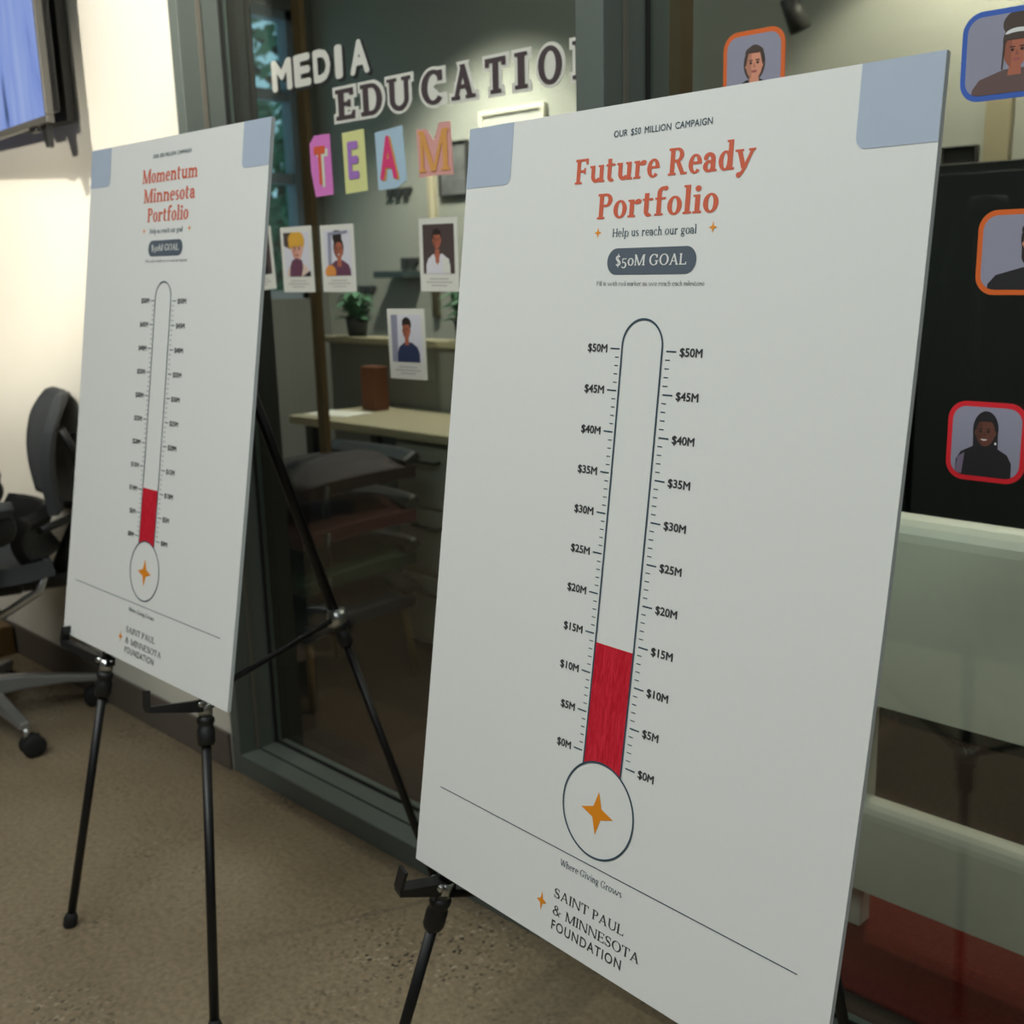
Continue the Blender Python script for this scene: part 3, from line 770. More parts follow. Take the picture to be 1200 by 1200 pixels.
for i, c in enumerate('EDUCATION'):
    x0, x1 = edu_x[i]; zb = 1.526; ch = .058; g = .0075
    def place(f_, grow):
        P = f_.glyph(c)[0]; P0 = slab.glyph(c)[0]
        a = min(p[0] for q in P0 for p in q); b_ = max(p[0] for q in P0 for p in q); k = (x1 - x0 - 2 * g) / (b_ - a)
        return Layered([[(x0 + g + (px - a) * k, zb + py * ch) for px, py in q] for q in P], f_.layers(P))
    letter(c, 'EDUCATION', [('card', place(slabw, 1), M['paper'], 0), ('inner_letter', place(slab, 0), M['ink'], .0015)],
           'white edged dark slab letter %s, %s letter of the word EDUCATION on the glass' % (c, ordn[i]), 'letters of the word EDUCATION')
M['pink'] = pr('pink_card', 218, 118, 184); M['yellow'] = pr('pale_yellow_card', 222, 208, 138); M['sky'] = pr('pale_blue_card', 158, 188, 200); M['salmon'] = pr('salmon_card', 214, 152, 142)
M['red_orange'] = pr('red_orange_card', 226, 88, 58); M['purple'] = pr('purple_card', 152, 112, 178); M['magenta'] = pr('magenta_card', 206, 62, 110); M['apricot'] = pr('apricot_card', 226, 150, 80); M['cream'] = pr('cream_card', 232, 208, 190)
def sh(P, dx, dz): return Layered([[(x + dx, z + dz) for x, z in p] for p in P], P.lay)
t1 = fit(sans('T', 1, 1, .05), -1.991, -1.951, 1.409, .070)
letter('T', 'TEAM', [('card', [[(-2.006, 1.490), (-1.988, 1.505), (-1.934, 1.504), (-1.932, 1.384), (-1.995, 1.382), (-2.007, 1.434)]], M['pink'], 0), ('shadow_letter', sh(t1, .009, -.006), M['cream'], .001), ('inner_letter', t1, M['red_orange'], .0018)],
       'bright pink paper piece with a red-orange letter T, first of the word TEAM', 'letters of the word TEAM')
letter('E', 'TEAM', [('card', [[(-1.891, 1.501), (-1.818, 1.503), (-1.815, 1.385), (-1.889, 1.382)]], M['yellow'], 0), ('inner_letter', fit(sans('E', 1, 1, .05), -1.874, -1.838, 1.413, .066), M['purple'], .0015)],
       'pale yellow paper piece with a purple letter E, second of the word TEAM', 'letters of the word TEAM')
a1 = fit(sans('A', 1, 1, .05), -1.770, -1.716, 1.405, .074)
letter('A', 'TEAM', [('card', [[(-1.783, 1.492), (-1.697, 1.498), (-1.690, 1.397), (-1.722, 1.384), (-1.780, 1.383)]], M['sky'], 0), ('shadow_letter', sh(a1, .005, -.002), M['apricot'], .001), ('inner_letter', a1, M['magenta'], .0018)],
       'pale blue paper piece with a magenta letter A, third of the word TEAM', 'letters of the word TEAM')
letter('M', 'TEAM', [('card', [[(-1.656, 1.486), (-1.626, 1.484), (-1.606, 1.462), (-1.590, 1.492), (-1.558, 1.492), (-1.554, 1.398), (-1.600, 1.400), (-1.652, 1.398)]], M['salmon'], 0), ('inner_letter', fit(Serif(.16, .08, .06, .07).layout('M'), -1.650, -1.562, 1.407, .074), M['apricot'], .0015)],
       'salmon paper letter M with an apricot inner letter, last of the word TEAM', 'letters of the word TEAM')

SK = {'deep': (96, 62, 50), 'brown': (160, 96, 72), 'tan': (200, 140, 112), 'fair': (214, 158, 136)}
for k, v in SK.items(): M['skin_' + k] = pr('printed_skin_' + k, *v)
for k, v in dict(ph_grey=(134, 138, 152), ph_pale=(196, 200, 208), ph_brown=(72, 62, 58), hair_dark=(40, 34, 32), hair_brown=(66, 54, 46), lip=(150, 82, 76), eye=(28, 24, 24), teeth=(226, 214, 204), top_black=(34, 34, 36), top_brown=(92, 74, 70), top_navy=(46, 56, 82), top_white=(200, 202, 206), top_plum=(96, 62, 78), knit=(206, 158, 60), band=(206, 216, 216), coat=(200, 184, 166), orange_top=(222, 136, 66), grey_line=(166, 166, 158), sleeve=(110, 102, 120), b_orange=(232, 96, 34), b_blue=(52, 92, 172), b_red=(206, 34, 44)).items(): M[k] = pr('printed_' + k, *v)
def shadow_skin(k): return M['skin_' + k]
def face_layers(cx, cy, rx, ry, skin, hair, lean=0.0, smile=False, brow=True):
    """simple printed face: head, ears, brows, eyes, nose, mouth"""
    S_ = 'skin_' + skin; L = []
    L.append((ell(cx - rx, cy - ry * .05, rx * .14, ry * .2), S_)); L.append((ell(cx + rx, cy - ry * .05, rx * .14, ry * .2), S_))
    L.append((ell(cx, cy, rx, ry), S_)); L.append((ell(cx, cy, rx, ry, 20, 110, 250), 'nose_' + skin))
    for s_ in (-1, 1):
        ex = cx + s_ * rx * .42 + lean
        L.append((ell(ex, cy + ry * .07, rx * .24, ry * .10), 'nose_' + skin)); L.append((ell(ex, cy + ry * .06, rx * .12, ry * .085), 'eye'))
        if brow: L.append(([(ex - rx * .25, cy + ry * .20), (ex + rx * .25, cy + ry * .20), (ex + rx * .2, cy + ry * .27), (ex - rx * .2, cy + ry * .27)], hair))
    L.append(([(cx + lean - rx * .05, cy + ry * .05), (cx + lean + rx * .05, cy + ry * .05), (cx + lean + rx * .17, cy - ry * .26), (cx + lean - rx * .17, cy - ry * .26)], 'nose_' + skin))
    if smile:
        L.append((ell(cx + lean, cy - ry * .46, rx * .42, ry * .17, 16, 180, 360), 'lip')); L.append((ell(cx + lean, cy - ry * .48, rx * .33, ry * .11, 16, 180, 360), 'teeth'))
    else:
        L.append((ell(cx + lean, cy - ry * .50, rx * .34, ry * .085), 'lip'))
    return L
for k, v in SK.items(): M['nose_' + k] = pr('printed_nose_' + k, *[int(c * .86) for c in v])
def shoulders(cx, topy, half, m, neck=.16):
    return (([(cx - half, -.3), (cx - half * .96, topy - .22), (cx - half * .80, topy - .10), (cx - neck, topy), (cx + neck, topy), (cx + half * .80, topy - .10), (cx + half * .96, topy - .22), (cx + half, -.3)]), m)
def picture(name, parent, x0, z0, x1, z1, bg, layers, rnd=0.0, rot=None, y=None):
    keys = [bg]; b = MB(); y = SY - .0014 if y is None else y
    base = rrect(x0, z0, x1, z1, rnd) if rnd else [(x0, z0), (x1, z0), (x1, z1), (x0, z1)]
    def put(p, mi, k):
        b.face([((*rot((x, z)),)[0], y - .00005 * k, rot((x, z))[1]) if rot else (x, y - .00005 * k, z) for x, z in p], mi)
    put(base, 0, 0)
    for k, (p, m) in enumerate(layers):
        if m not in keys: keys.append(m)
        q = [(x0 + a * (x1 - x0), z0 + c * (z1 - z0)) for a, c in p]
        q = clip_convex(q, base)
        if len(q) > 2: put(q, keys.index(m), k + 1)
    return obj(name, b, [M[k] for k in keys], parent)
def square_sticker(x0, z0, s_, border, label, layers):
    b = MB(); p = rrect(x0, z0, x0 + s_, z0 + s_, .024, n=10)
    b.prism(p, lambda q: (q[0], SY - .0012, q[1]), lambda q: (q[0], SY, q[1]))
    o = tag(obj('portrait_sticker', b, M[border]), label, 'photo', 'rounded portrait stickers on the right pane')
    picture('photo', o, x0 + .0065, z0 + .0065, x0 + s_ - .0065, z0 + s_ - .0065, 'ph_grey', layers, .018)
square_sticker(-.952, 1.446, .104, 'b_orange', 'orange bordered portrait sticker half hidden behind the top edge of the nearer board',
    [(ell(.52, .58, .20, .27), 'hair_brown'), shoulders(.5, .34, .40, 'top_black', .13), ([(.42, .20), (.62, .20), (.60, .45), (.44, .45)], 'skin_tan')]
    + face_layers(.52, .57, .155, .225, 'tan', 'hair_brown') + [(ell(.52, .73, .17, .10, 20, 0, 180), 'hair_brown'), ([(.36, .78), (.34, .50), (.375, .58), (.42, .76)], 'hair_brown'), ([(.68, .78), (.70, .50), (.665, .58), (.62, .76)], 'hair_brown')])
square_sticker(-.592, 1.417, .104, 'b_blue', 'blue bordered portrait sticker of a person with high hair and a pale headband',
    [(ell(.70, .86, .22, .17), 'hair_brown'), (ell(.68, .66, .19, .22), 'hair_brown'), shoulders(.66, .30, .58, 'top_brown', .13), ([(.58, .22), (.76, .22), (.74, .42), (.60, .42)], 'skin_brown')]
    + face_layers(.67, .52, .155, .215, 'brown', 'hair_dark', .02) + [(ell(.68, .66, .17, .11, 20, 0, 180), 'hair_brown'), (ell(.69, .735, .17, .07, 20, 0, 180), 'band'), (ell(.69, .715, .155, .035, 20, 0, 180), 'hair_brown'), ([(.50, .62), (.49, .30), (.505, .30), (.53, .60)], 'hair_brown'), ([(.86, .62), (.87, .34), (.885, .34), (.885, .6)], 'hair_brown')])
square_sticker(-.556, 1.182, .104, 'b_orange', 'orange bordered portrait sticker of a bearded person in a black top',
    [shoulders(.74, .30, .66, 'top_black', .16), ([(.62, .20), (.88, .20), (.86, .42), (.62, .42)], 'skin_tan'), ([(.60, .31), (.90, .31), (.75, .17)], 'skin_tan'), (ell(.74, .68, .21, .25), 'hair_dark')]
    + [(ell(.735, .46, .185, .17), 'hair_dark')] + face_layers(.735, .60, .17, .235, 'tan', 'hair_dark', -.01)
    + [(ell(.735, .80, .20, .11), 'hair_dark'), ([(.545, .62), (.56, .42), (.66, .33), (.80, .33), (.90, .42), (.92, .62), (.87, .52), (.80, .495), (.66, .495), (.60, .52)], 'hair_dark'), (ell(.725, .445, .055, .022), 'lip')])
square_sticker(-.580, .942, .104, 'b_red', 'red bordered portrait sticker of a smiling person in a dark head covering',
    [shoulders(.48, .44, .42, 'top_black', .15), ([(.07, .02), (.10, .26), (.20, .33), (.17, .02)], 'sleeve'), (ell(.49, .68, .185, .265), 'top_black'), ([(.31, .66), (.67, .66), (.68, .38), (.32, .38)], 'top_black')]
    + face_layers(.49, .64, .135, .20, 'deep', 'hair_dark', -.015, True) + [(ell(.49, .80, .14, .08, 20, 0, 180), 'top_black'), (ell(.645, .49, .014, .02), 'teeth')])

def instant_photo(cx, cz, wd, ht, rot, label, bg, layers):
    ca, sa = math.cos(rot), math.sin(rot)
    R_ = lambda q: (cx + (q[0] - cx) * ca - (q[1] - cz) * sa, cz + (q[0] - cx) * sa + (q[1] - cz) * ca)
    x0, x1, z0, z1 = cx - wd / 2, cx + wd / 2, cz - ht / 2, cz + ht / 2
    b = MB(); p = [R_(q) for q in rrect(x0, z0, x1, z1, .0015, n=3)]
    b.prism(p, lambda q: (q[0], SY - .0009, q[1]), lambda q: (q[0], SY, q[1]))
    o = tag(obj('instant_photo', b, M['paper']), label, 'photo', 'instant photos on the left pane')
    picture('photo', o, x0 + wd * .10, z0 + ht * .245, x1 - wd * .09, z1 - ht * .085, bg, layers, 0, R_)
    c = MB()
    for k, (a, e) in enumerate(((.25, .75), (.16, .84), (.3, .7))):
        zz = z0 + ht * (.165 - .045 * k)
        c.face([(*[v for v in (R_((x0 + wd * a, zz))[0],)], SY - .0012, R_((x0 + wd * a, zz))[1]), (R_((x0 + wd * e, zz))[0], SY - .0012, R_((x0 + wd * e, zz))[1]), (R_((x0 + wd * e, zz + .0022))[0], SY - .0012, R_((x0 + wd * e, zz + .0022))[1]), (R_((x0 + wd * a, zz + .0022))[0], SY - .0012, R_((x0 + wd * a, zz + .0022))[1])])
    obj('caption_lines', c, M['grey_line'], o)
def bust(cx, skin, hair, top, half=.38, smile=False): return [shoulders(cx, .34, half, top, .13), ([(cx - .08, .2), (cx + .08, .2), (cx + .07, .45), (cx - .07, .45)], 'skin_' + skin)] + face_layers(cx, .57, .145, .20, skin, hair, 0, smile)
instant_photo(-2.232, 1.258, .118, .138, .06, 'white instant photo mostly hidden by the right edge of the further board', 'ph_brown', bust(.5, 'tan', 'hair_dark', 'top_black'))
instant_photo(-2.079, 1.2545, .120, .140, 0.0, 'white instant photo of a person in a mustard knit hat and plum scarf', 'ph_pale',
    [([(.0, 1), (.0, .7), (.25, .62), (.3, 1)], 'ph_brown'), (ell(.5, .80, .32, .24), 'knit'), shoulders(.52, .30, .46, 'coat', .2)] + face_layers(.52, .60, .20, .24, 'fair', 'hair_brown')
    + [(ell(.5, .84, .31, .17), 'knit'), ([(.19, .84), (.21, .62), (.30, .72), (.72, .72), (.79, .62), (.81, .84)], 'knit'), ([(.16, -.1), (.22, .22), (.30, .36), (.50, .42), (.70, .36), (.72, .20), (.60, -.1)], 'top_plum'), ([(.7, .0), (1, .0), (1, .12)], 'top_black')])
instant_photo(-1.928, 1.254, .118, .138, 0.0, 'white instant photo of a person with a high dark bun and a plum top', 'ph_pale',
    [([(.12, .1), (.16, .95), (.30, .95), (.24, .1)], 'ph_grey'), (ell(.50, .86, .17, .16), 'hair_dark'), (ell(.54, .62, .19, .24), 'hair_dark')] + bust(.55, 'brown', 'hair_dark', 'top_plum', .42, True)
    + [(ell(.55, .74, .15, .07, 20, 0, 180), 'hair_dark'), (ell(.22, .08, .20, .16), 'orange_top'), ([(.15, .96), (.9, .99), (.9, .93), (.3, .90)], 'ph_grey')])
instant_photo(-1.604, 1.2545, .112, .137, -.01, 'white instant photo of a person in a pale open shirt against a dark background', 'ph_brown',
    [(ell(.45, .74, .15, .17), 'hair_dark'), shoulders(.48, .40, .40, 'top_white', .15), ([(.40, .22), (.52, .22), (.53, .50), (.39, .50)], 'skin_brown'), ([(.36, .40), (.56, .40), (.46, .16)], 'skin_brown')] + face_layers(.46, .68, .125, .17, 'brown', 'hair_dark') + [(ell(.46, .84, .13, .06), 'hair_dark'), ([(.62, .05), (.66, .33), (.84, .30), (.88, .0)], 'paper')])
instant_photo(-1.712, 1.0825, .117, .140, .012, 'white instant photo of a person in a navy top, hanging lowest on the left pane', 'ph_pale',
    [([(.0, .0), (.0, 1), (.22, 1), (.18, 0)], 'ph_grey'), (ell(.52, .80, .15, .15), 'hair_dark'), shoulders(.55, .42, .38, 'top_navy', .12)] + [([(.44, .36), (.58, .36), (.57, .52), (.45, .52)], 'skin_brown')] + face_layers(.51, .67, .125, .175, 'brown', 'hair_dark', -.02) + [(ell(.52, .86, .14, .07), 'hair_dark')])

# ------------------------------------------------------------------ television on the cream wall
def screen_mat():
    m = bpy.data.materials.new('lit_screen'); m.use_nodes = True
    n = m.node_tree; n.nodes.clear(); L = n.links.new
    out = n.nodes.new('ShaderNodeOutputMaterial'); e = n.nodes.new('ShaderNodeEmission'); g = n.nodes.new('ShaderNodeBsdfGlossy'); g.inputs['Roughness'].default_value = .12; g.inputs['Color'].default_value = (.04, .04, .04, 1)
    ad = n.nodes.new('ShaderNodeAddShader'); t = n.nodes.new('ShaderNodeTexCoord'); mp = n.nodes.new('ShaderNodeMapping'); mp.inputs['Scale'].default_value = (16, 1, 3.0); mp.inputs['Rotation'].default_value = (0, .12, 0)
    x = n.nodes.new('ShaderNodeTexNoise'); x.inputs['Scale'].default_value = 1.0; x.inputs['Detail'].default_value = 2
    r = n.nodes.new('ShaderNodeValToRGB'); el = r.color_ramp.elements
    el[0].position = .27; el[0].color = (.05, .08, .17, 1); el[1].position = .36; el[1].color = (.24, .34, .74, 1)
    q = el.new(.7); q.color = (.36, .46, .80, 1)
    L(t.outputs['Object'], mp.inputs[0]); L(mp.outputs[0], x.inputs['Vector']); L(x.outputs['Fac'], r.inputs[0]); L(r.outputs[0], e.inputs[0]); e.inputs[1].default_value = .85
    L(e.outputs[0], ad.inputs[0]); L(g.outputs[0], ad.inputs[1]); L(ad.outputs[0], out.inputs[0])
    return m
M['screen'] = screen_mat(); M['bezel'] = mat('dark_grey_bezel', (.075, .072, .065), .4)
a = math.radians(-4.4)
tv = thing('television', 'flat television with a pale blue screen mounted on the cream wall at the upper left', 'television', mtx=Matrix.Translation((-2.662, 1.100, 1.572)) @ Matrix.Rotation(a, 4, 'Z'))
TW, TH = 1.12, .64
b = MB(); b.box((-TW + .03, .012, .03), (-.035, .045, TH - .03)); b.box((-TW + .2, .045, .08), (-.2, .075, TH - .15)); obj('back_shell', b, M['black_plastic'], tv, bevel=.004)
b = MB()
for p, q in (((-TW, 0, 0), (0, .018, .016)), ((-TW, 0, TH - .010), (0, .018, TH)), ((-TW, 0, .016), (-TW + .010, .018, TH - .010)), ((-.010, 0, .016), (0, .018, TH - .010))): b.box(p, q)
obj('bezel', b, M['bezel'], tv, bevel=.002)
obj('screen', MB().box((-TW + .010, .004, .016), (-.010, .012, TH - .010)), M['screen'], tv)
for x in (-.055, -TW + .055):
    b = MB(); b.prism([(x - .028, 0), (x + .012, 0), (x + .010, -.048), (x - .004, -.05)], lambda q: (q[0], .012, q[1]), lambda q: (q[0], .026, q[1])); obj('foot', b, M['black_plastic'], tv, bevel=.002)
obj('sensor_bump', MB().box((-.15, .006, -.010), (-.10, .022, 0)), M['black_plastic'], tv, bevel=.002)
M['mount_shade'] = mat('mount_shade_grey', (.06, .06, .055), .6)
b = MB(); R_ = Matrix.Rotation(-a, 3, 'Z')
def tl(p): return R_ @ (Vector(p) - Vector((-2.662, 1.100, 1.572)))
c = (tl((-3.00, 1.238, 1.82))); b.obox(c, R_ @ Vector((1, 0, 0)), R_ @ Vector((0, 1, 0)), (0, 0, 1), .157, .013, .215); b.box((-.62, .07, .20), (-.40, .135, .44))  # dark plate put in for the shade behind the television, plus mount arm
obj('mount_shade_plate', b, M['mount_shade'], tv, bevel=.002)

# ------------------------------------------------------------------ office chair at the left edge
ch = thing('office_chair', 'black mesh office chair with a silver five star base, against the cream wall', 'chair', mtx=Matrix.Translation((-3.129, .934, 0)) @ Matrix.Rotation(math.radians(-17), 4, 'Z'))
hubb = MB().lathe([(0, .085), (.045, .085), (.05, .10), (.042, .145), (.032, .15), (0, .15)]); obj('base_hub', hubb, M['alu'], ch)
for k in range(5):
    t = math.radians(18.6 + 72 * k); d = Vector((math.cos(t), math.sin(t), 0)); s_ = Vector((-d.y, d.x, 0))
    b = MB(); secs = ((.03, .030, .142, .092), (.12, .024, .132, .096), (.22, .019, .112, .090), (.302, .015, .094, .076))
    rings = []
    for r_, hw, zt, zb in secs:
        i = len(b.v); c = d * r_
        b.v += [tuple(c - s_ * hw + Vector((0, 0, zb))), tuple(c + s_ * hw + Vector((0, 0, zb))), tuple(c + s_ * hw * .75 + Vector((0, 0, zt))), tuple(c - s_ * hw * .75 + Vector((0, 0, zt)))]; rings.append(i)
    for p, q in zip(rings, rings[1:]):
        for j in range(4): b.f.append([p + j, p + (j + 1) % 4, q + (j + 1) % 4, q + j]); b.mi.append(0); b.sm.append(False)
    b.f += [[rings[0] + j for j in (3, 2, 1, 0)], [rings[-1] + j for j in range(4)]]; b.mi += [0, 0]; b.sm += [False, False]
    lg = obj('base_leg', b, M['alu'], ch, bevel=.004)
    c = d * .302
    b = MB().tube([c + Vector((0, 0, .078)), c + Vector((0, 0, .050))], .007, 10); obj('caster_stem', b, M['chrome'], lg)
    aa = random.uniform(0, PI); ax = Vector((math.cos(aa), math.sin(aa), 0)); cc = c + Vector((-ax.y, ax.x, 0)) * .012 + Vector((0, 0, .029))
    b = MB()
    for sg in (-1, 1): b.lathe([(0, .005 * sg), (.024, .006 * sg), (.029, .009 * sg), (.029, .019 * sg), (.024, .023 * sg), (.010, .024 * sg), (0, .024 * sg)], cc, ax, 22)
    b.obox(cc + Vector((0, 0, .012)), ax, ax.cross(Vector((0, 0, 1))), (0, 0, 1), .006, .018, .016)
    obj('caster', b, M['rubber'], lg)
obj('gas_lift', MB().lathe([(0, .14), (.026, .14), (.026, .26), (.015, .262), (.015, .40), (0, .40)]), M['black_plastic'], ch)
b = MB().box((-.09, -.12, .385), (.09, .14, .43)); b.box((-.05, .10, .38), (.05, .26, .42)); obj('tilt_mechanism', b, M['black_plastic'], ch, bevel=.012, seg=3)
def sheet(fn, nu, nv, th, mi=0):
    b = MB(); P = [[Vector(fn(i / nu, j / nv)) for j in range(nv + 1)] for i in range(nu + 1)]
    N_ = [[None] * (nv + 1) for _ in range(nu + 1)]
    for i in range(nu + 1):
        for j in range(nv + 1):
            du = P[min(i + 1, nu)][j] - P[max(i - 1, 0)][j]; dv = P[i][min(j + 1, nv)] - P[i][max(j - 1, 0)]; N_[i][j] = du.cross(dv).normalized()
    off = len(b.v)
    for i in range(nu + 1):
        for j in range(nv + 1): b.v.append(tuple(P[i][j] + N_[i][j] * th / 2)); b.v.append(tuple(P[i][j] - N_[i][j] * th / 2))
    ix = lambda i, j, k: (i * (nv + 1) + j) * 2 + k
    def F(q, s=True): b.f.append(q); b.mi.append(mi); b.sm.append(s)
    for i in range(nu):
        for j in range(nv):
            F([ix(i, j, 0), ix(i + 1, j, 0), ix(i + 1, j + 1, 0), ix(i, j + 1, 0)]); F([ix(i, j, 1), ix(i, j + 1, 1), ix(i + 1, j + 1, 1), ix(i + 1, j, 1)])
    for i in range(nu):
        F([ix(i, 0, 0), ix(i, 0, 1), ix(i + 1, 0, 1), ix(i + 1, 0, 0)], False); F([ix(i, nv, 0), ix(i + 1, nv, 0), ix(i + 1, nv, 1), ix(i, nv, 1)], False)
    for j in range(nv):
        F([ix(0, j, 0), ix(0, j + 1, 0), ix(0, j + 1, 1), ix(0, j, 1)], False); F([ix(nu, j, 0), ix(nu, j, 1), ix(nu, j + 1, 1), ix(nu, j + 1, 0)], False)
    return b
def seatf(u, v):
    x = (u - .5) * .50; y = -.27 + v * .48
    return (x * (1 - .12 * (2 * v - 1) ** 4), y, .475 - .020 * math.cos((u - .5) * PI) - .05 * max(0, .22 - v) ** 1 * 2.2 + .03 * max(0, v - .8))
obj('seat', sheet(seatf, 14, 14, .045), M['mesh_fabric'], ch)
def backf(u, v):
    z = .615 + v * .305; wd = .215 + .02 * math.sin(v * PI) - .9 * max(0, v - .7) ** 2
    x = (u - .5) * 2 * wd; y = .255 + .03 * v - .03 * (2 * abs(u - .5)) ** 2 - .022 * math.sin(v * PI * 1.1) + .05 * max(0, v - .75)
    return (x, y, z)
obj('backrest', sheet(backf, 16, 18, .022), M['mesh_fabric'], ch)
def lumb(u, v):
    z = .49 + v * .12; x = (u - .5) * .43; y = .235 - .08 * (2 * abs(u - .5)) ** 2 - .025 * math.sin(v * PI)
    return (x, y, z)
obj('lumbar_pad', sheet(lumb, 14, 10, .030), M['black_plastic'], ch)
b = MB().tube([(0, .24, .42), (0, .30, .55), (0, .325, .68), (0, .315, .80)], [.026, .024, .02, .016], 12)
for sg in (-1, 1): b.tube([(0, .32, .66), (sg * .10, .325, .70), (sg * .19, .30, .76), (sg * .205, .265, .84)], .011, 10)
for sg in (-1, 1): b.tube([(0, .30, .60), (sg * .10, .28, .585), (sg * .19, .19, .575)], .011, 10)
obj('back_frame', b, M['black_plastic'], ch)
for sg in (-1, 1):
    b = MB().tube([(sg * .10, .02, .41), (sg * .24, .04, .42), (sg * .285, .06, .50), (sg * .285, .08, .64)], [.018, .018, .016, .016], 12)
    ar = obj('armrest', b, M['black_plastic'], ch)
    def pad(u, v, sg=sg): return (sg * .285 + (u - .5) * .095 * (1 - .3 * (2 * v - 1) ** 4), -.14 + v * .27, .665 - .012 * (2 * abs(u - .5)) ** 2)
    obj('arm_pad', sheet(pad, 8, 10, .024), M['mesh_fabric'], ar)
    obj('arm_pivot', MB().lathe([(0, -.02), (.045, -.02), (.05, -.012), (.05, .012), (.045, .02), (0, .02)], (sg * .285, .085, .615), (1, 0, 0), 22), M['black_plastic'], ar)
for sg in (-1, 1): obj('seat_bracket', MB().tube([(sg * .20, .20, .50), (sg * .215, .17, .42), (sg * .18, .08, .36), (sg * .08, .02, .38)], .012, 10), M['chrome'], ch)

# ------------------------------------------------------------------ inside the office
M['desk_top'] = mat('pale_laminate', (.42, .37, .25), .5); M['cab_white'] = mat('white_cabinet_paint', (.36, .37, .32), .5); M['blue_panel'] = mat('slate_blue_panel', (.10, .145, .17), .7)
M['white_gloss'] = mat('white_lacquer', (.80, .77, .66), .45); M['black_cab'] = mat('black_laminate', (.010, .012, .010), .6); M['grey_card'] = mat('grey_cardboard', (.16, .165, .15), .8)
dk = thing('desk', 'long pale office desk behind the left pane, with a white drawer unit underneath', 'desk', (-2.6, 2.30, 0)); o = Vector((-2.6, 2.30, 0))
def bx(mb, a, c): mb.box(tuple(Vector(a) - o), tuple(Vector(c) - o))
b = MB(); bx(b, (-3.33, 2.10, .715), (-1.75, 2.50, .745)); obj('worktop', b, M['desk_top'], dk, bevel=.004)
b = MB(); bx(b, (-3.25, 2.44, .10), (-2.78, 2.46, .715)); obj('modesty_panel', b, M['blue_panel'], dk)
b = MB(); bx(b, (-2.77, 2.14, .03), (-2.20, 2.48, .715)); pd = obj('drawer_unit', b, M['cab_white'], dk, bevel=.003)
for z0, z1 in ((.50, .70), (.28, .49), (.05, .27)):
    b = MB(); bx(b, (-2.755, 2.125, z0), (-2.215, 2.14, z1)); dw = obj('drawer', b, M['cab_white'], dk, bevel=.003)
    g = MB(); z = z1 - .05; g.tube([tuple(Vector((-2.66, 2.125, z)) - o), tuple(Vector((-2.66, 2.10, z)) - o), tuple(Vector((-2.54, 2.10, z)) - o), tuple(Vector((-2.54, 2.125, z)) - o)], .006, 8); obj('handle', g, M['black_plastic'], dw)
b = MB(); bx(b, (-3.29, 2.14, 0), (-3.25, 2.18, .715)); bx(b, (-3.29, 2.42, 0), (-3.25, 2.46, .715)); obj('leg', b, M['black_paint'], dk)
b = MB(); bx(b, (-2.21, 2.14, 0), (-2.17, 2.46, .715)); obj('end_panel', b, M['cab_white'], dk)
dv = thing('desk_divider', 'low grey divider with a pale cap running behind the office desk', 'divider', (-2.75, 2.53, 0))
obj('panel', MB().box((-.90, -.02, 0), (1.0, .02, .975)), M['office_side'], dv); obj('cap', MB().box((-.90, -.05, .975), (1.0, .06, 1.0)), M['desk_top'], dv, bevel=.004)
tag(obj('orange_binder', MB().box((-3.25, 2.36, .7452), (-3.165, 2.42, .905)), mat('rust_binder', (.18, .06, .025), .6), bevel=.003), 'rust orange binder standing on the office desk', 'binder')
pp = MB().obox((-3.20, 2.22, .7475), (1, .2, 0), (-.2, 1, 0), (0, 0, 1), .10, .07, .0015); tag(obj('paper_sheet', pp, M['paper']), 'loose white sheets lying at the left end of the office desk', 'paper')
# stacked chairs
def stack_chair(z, col, label, dx):
    t = thing('stacking_chair', label, 'chair', (-2.72 + dx, 1.78, z), 'stacked chairs in front of the office desk')
    def sf_(u, v): return ((u - .5) * .44, -.20 + v * .40, .10 + .012 * math.cos((u - .5) * PI * 2) - .02 * (1 - v) ** 3)
    obj('seat', sheet(sf_, 10, 8, .035), M[col], t)
    def bf_(u, v): return ((u - .5) * .42, .20 + .05 * v - .03 * (2 * abs(u - .5)) ** 2, .108 + v * .026)
    obj('backrest', sheet(bf_, 10, 6, .022), M['black_plastic'], t)
    return t
for k, v in dict(st_maroon=(.016, .006, .007), st_red=(.045, .004, .007), st_green=(.004, .024, .010), st_navy=(.004, .006, .018)).items(): M[k] = mat(k, v, .7)
stk = [('st_navy', 'navy stacking chair seat at the bottom of the stack by the desk'), ('st_green', 'dark green stacking chair second from the bottom of the stack by the desk'), ('st_red', 'dark red stacking chair third from the bottom of the stack by the desk'), ('st_maroon', 'maroon stacking chair on top of the stack by the desk')]
for k, (c, l) in enumerate(stk):
    t = stack_chair(.16 + .135 * k, c, l, .008 * k)
    if k == 0:
        for sx in (-.19, .19):
            for sy in (-.17, .17): obj('leg', MB().tube([(sx, sy, .09), (sx * 1.12, sy * 1.1, -.16)], .011, 10), M['wood'], t)
    else:
        for sx in (-.225, .225): obj('leg', MB().tube([(sx, -.12, .09), (sx * 1.02, -.13, .0)], .010, 8), M['black_paint'], t)
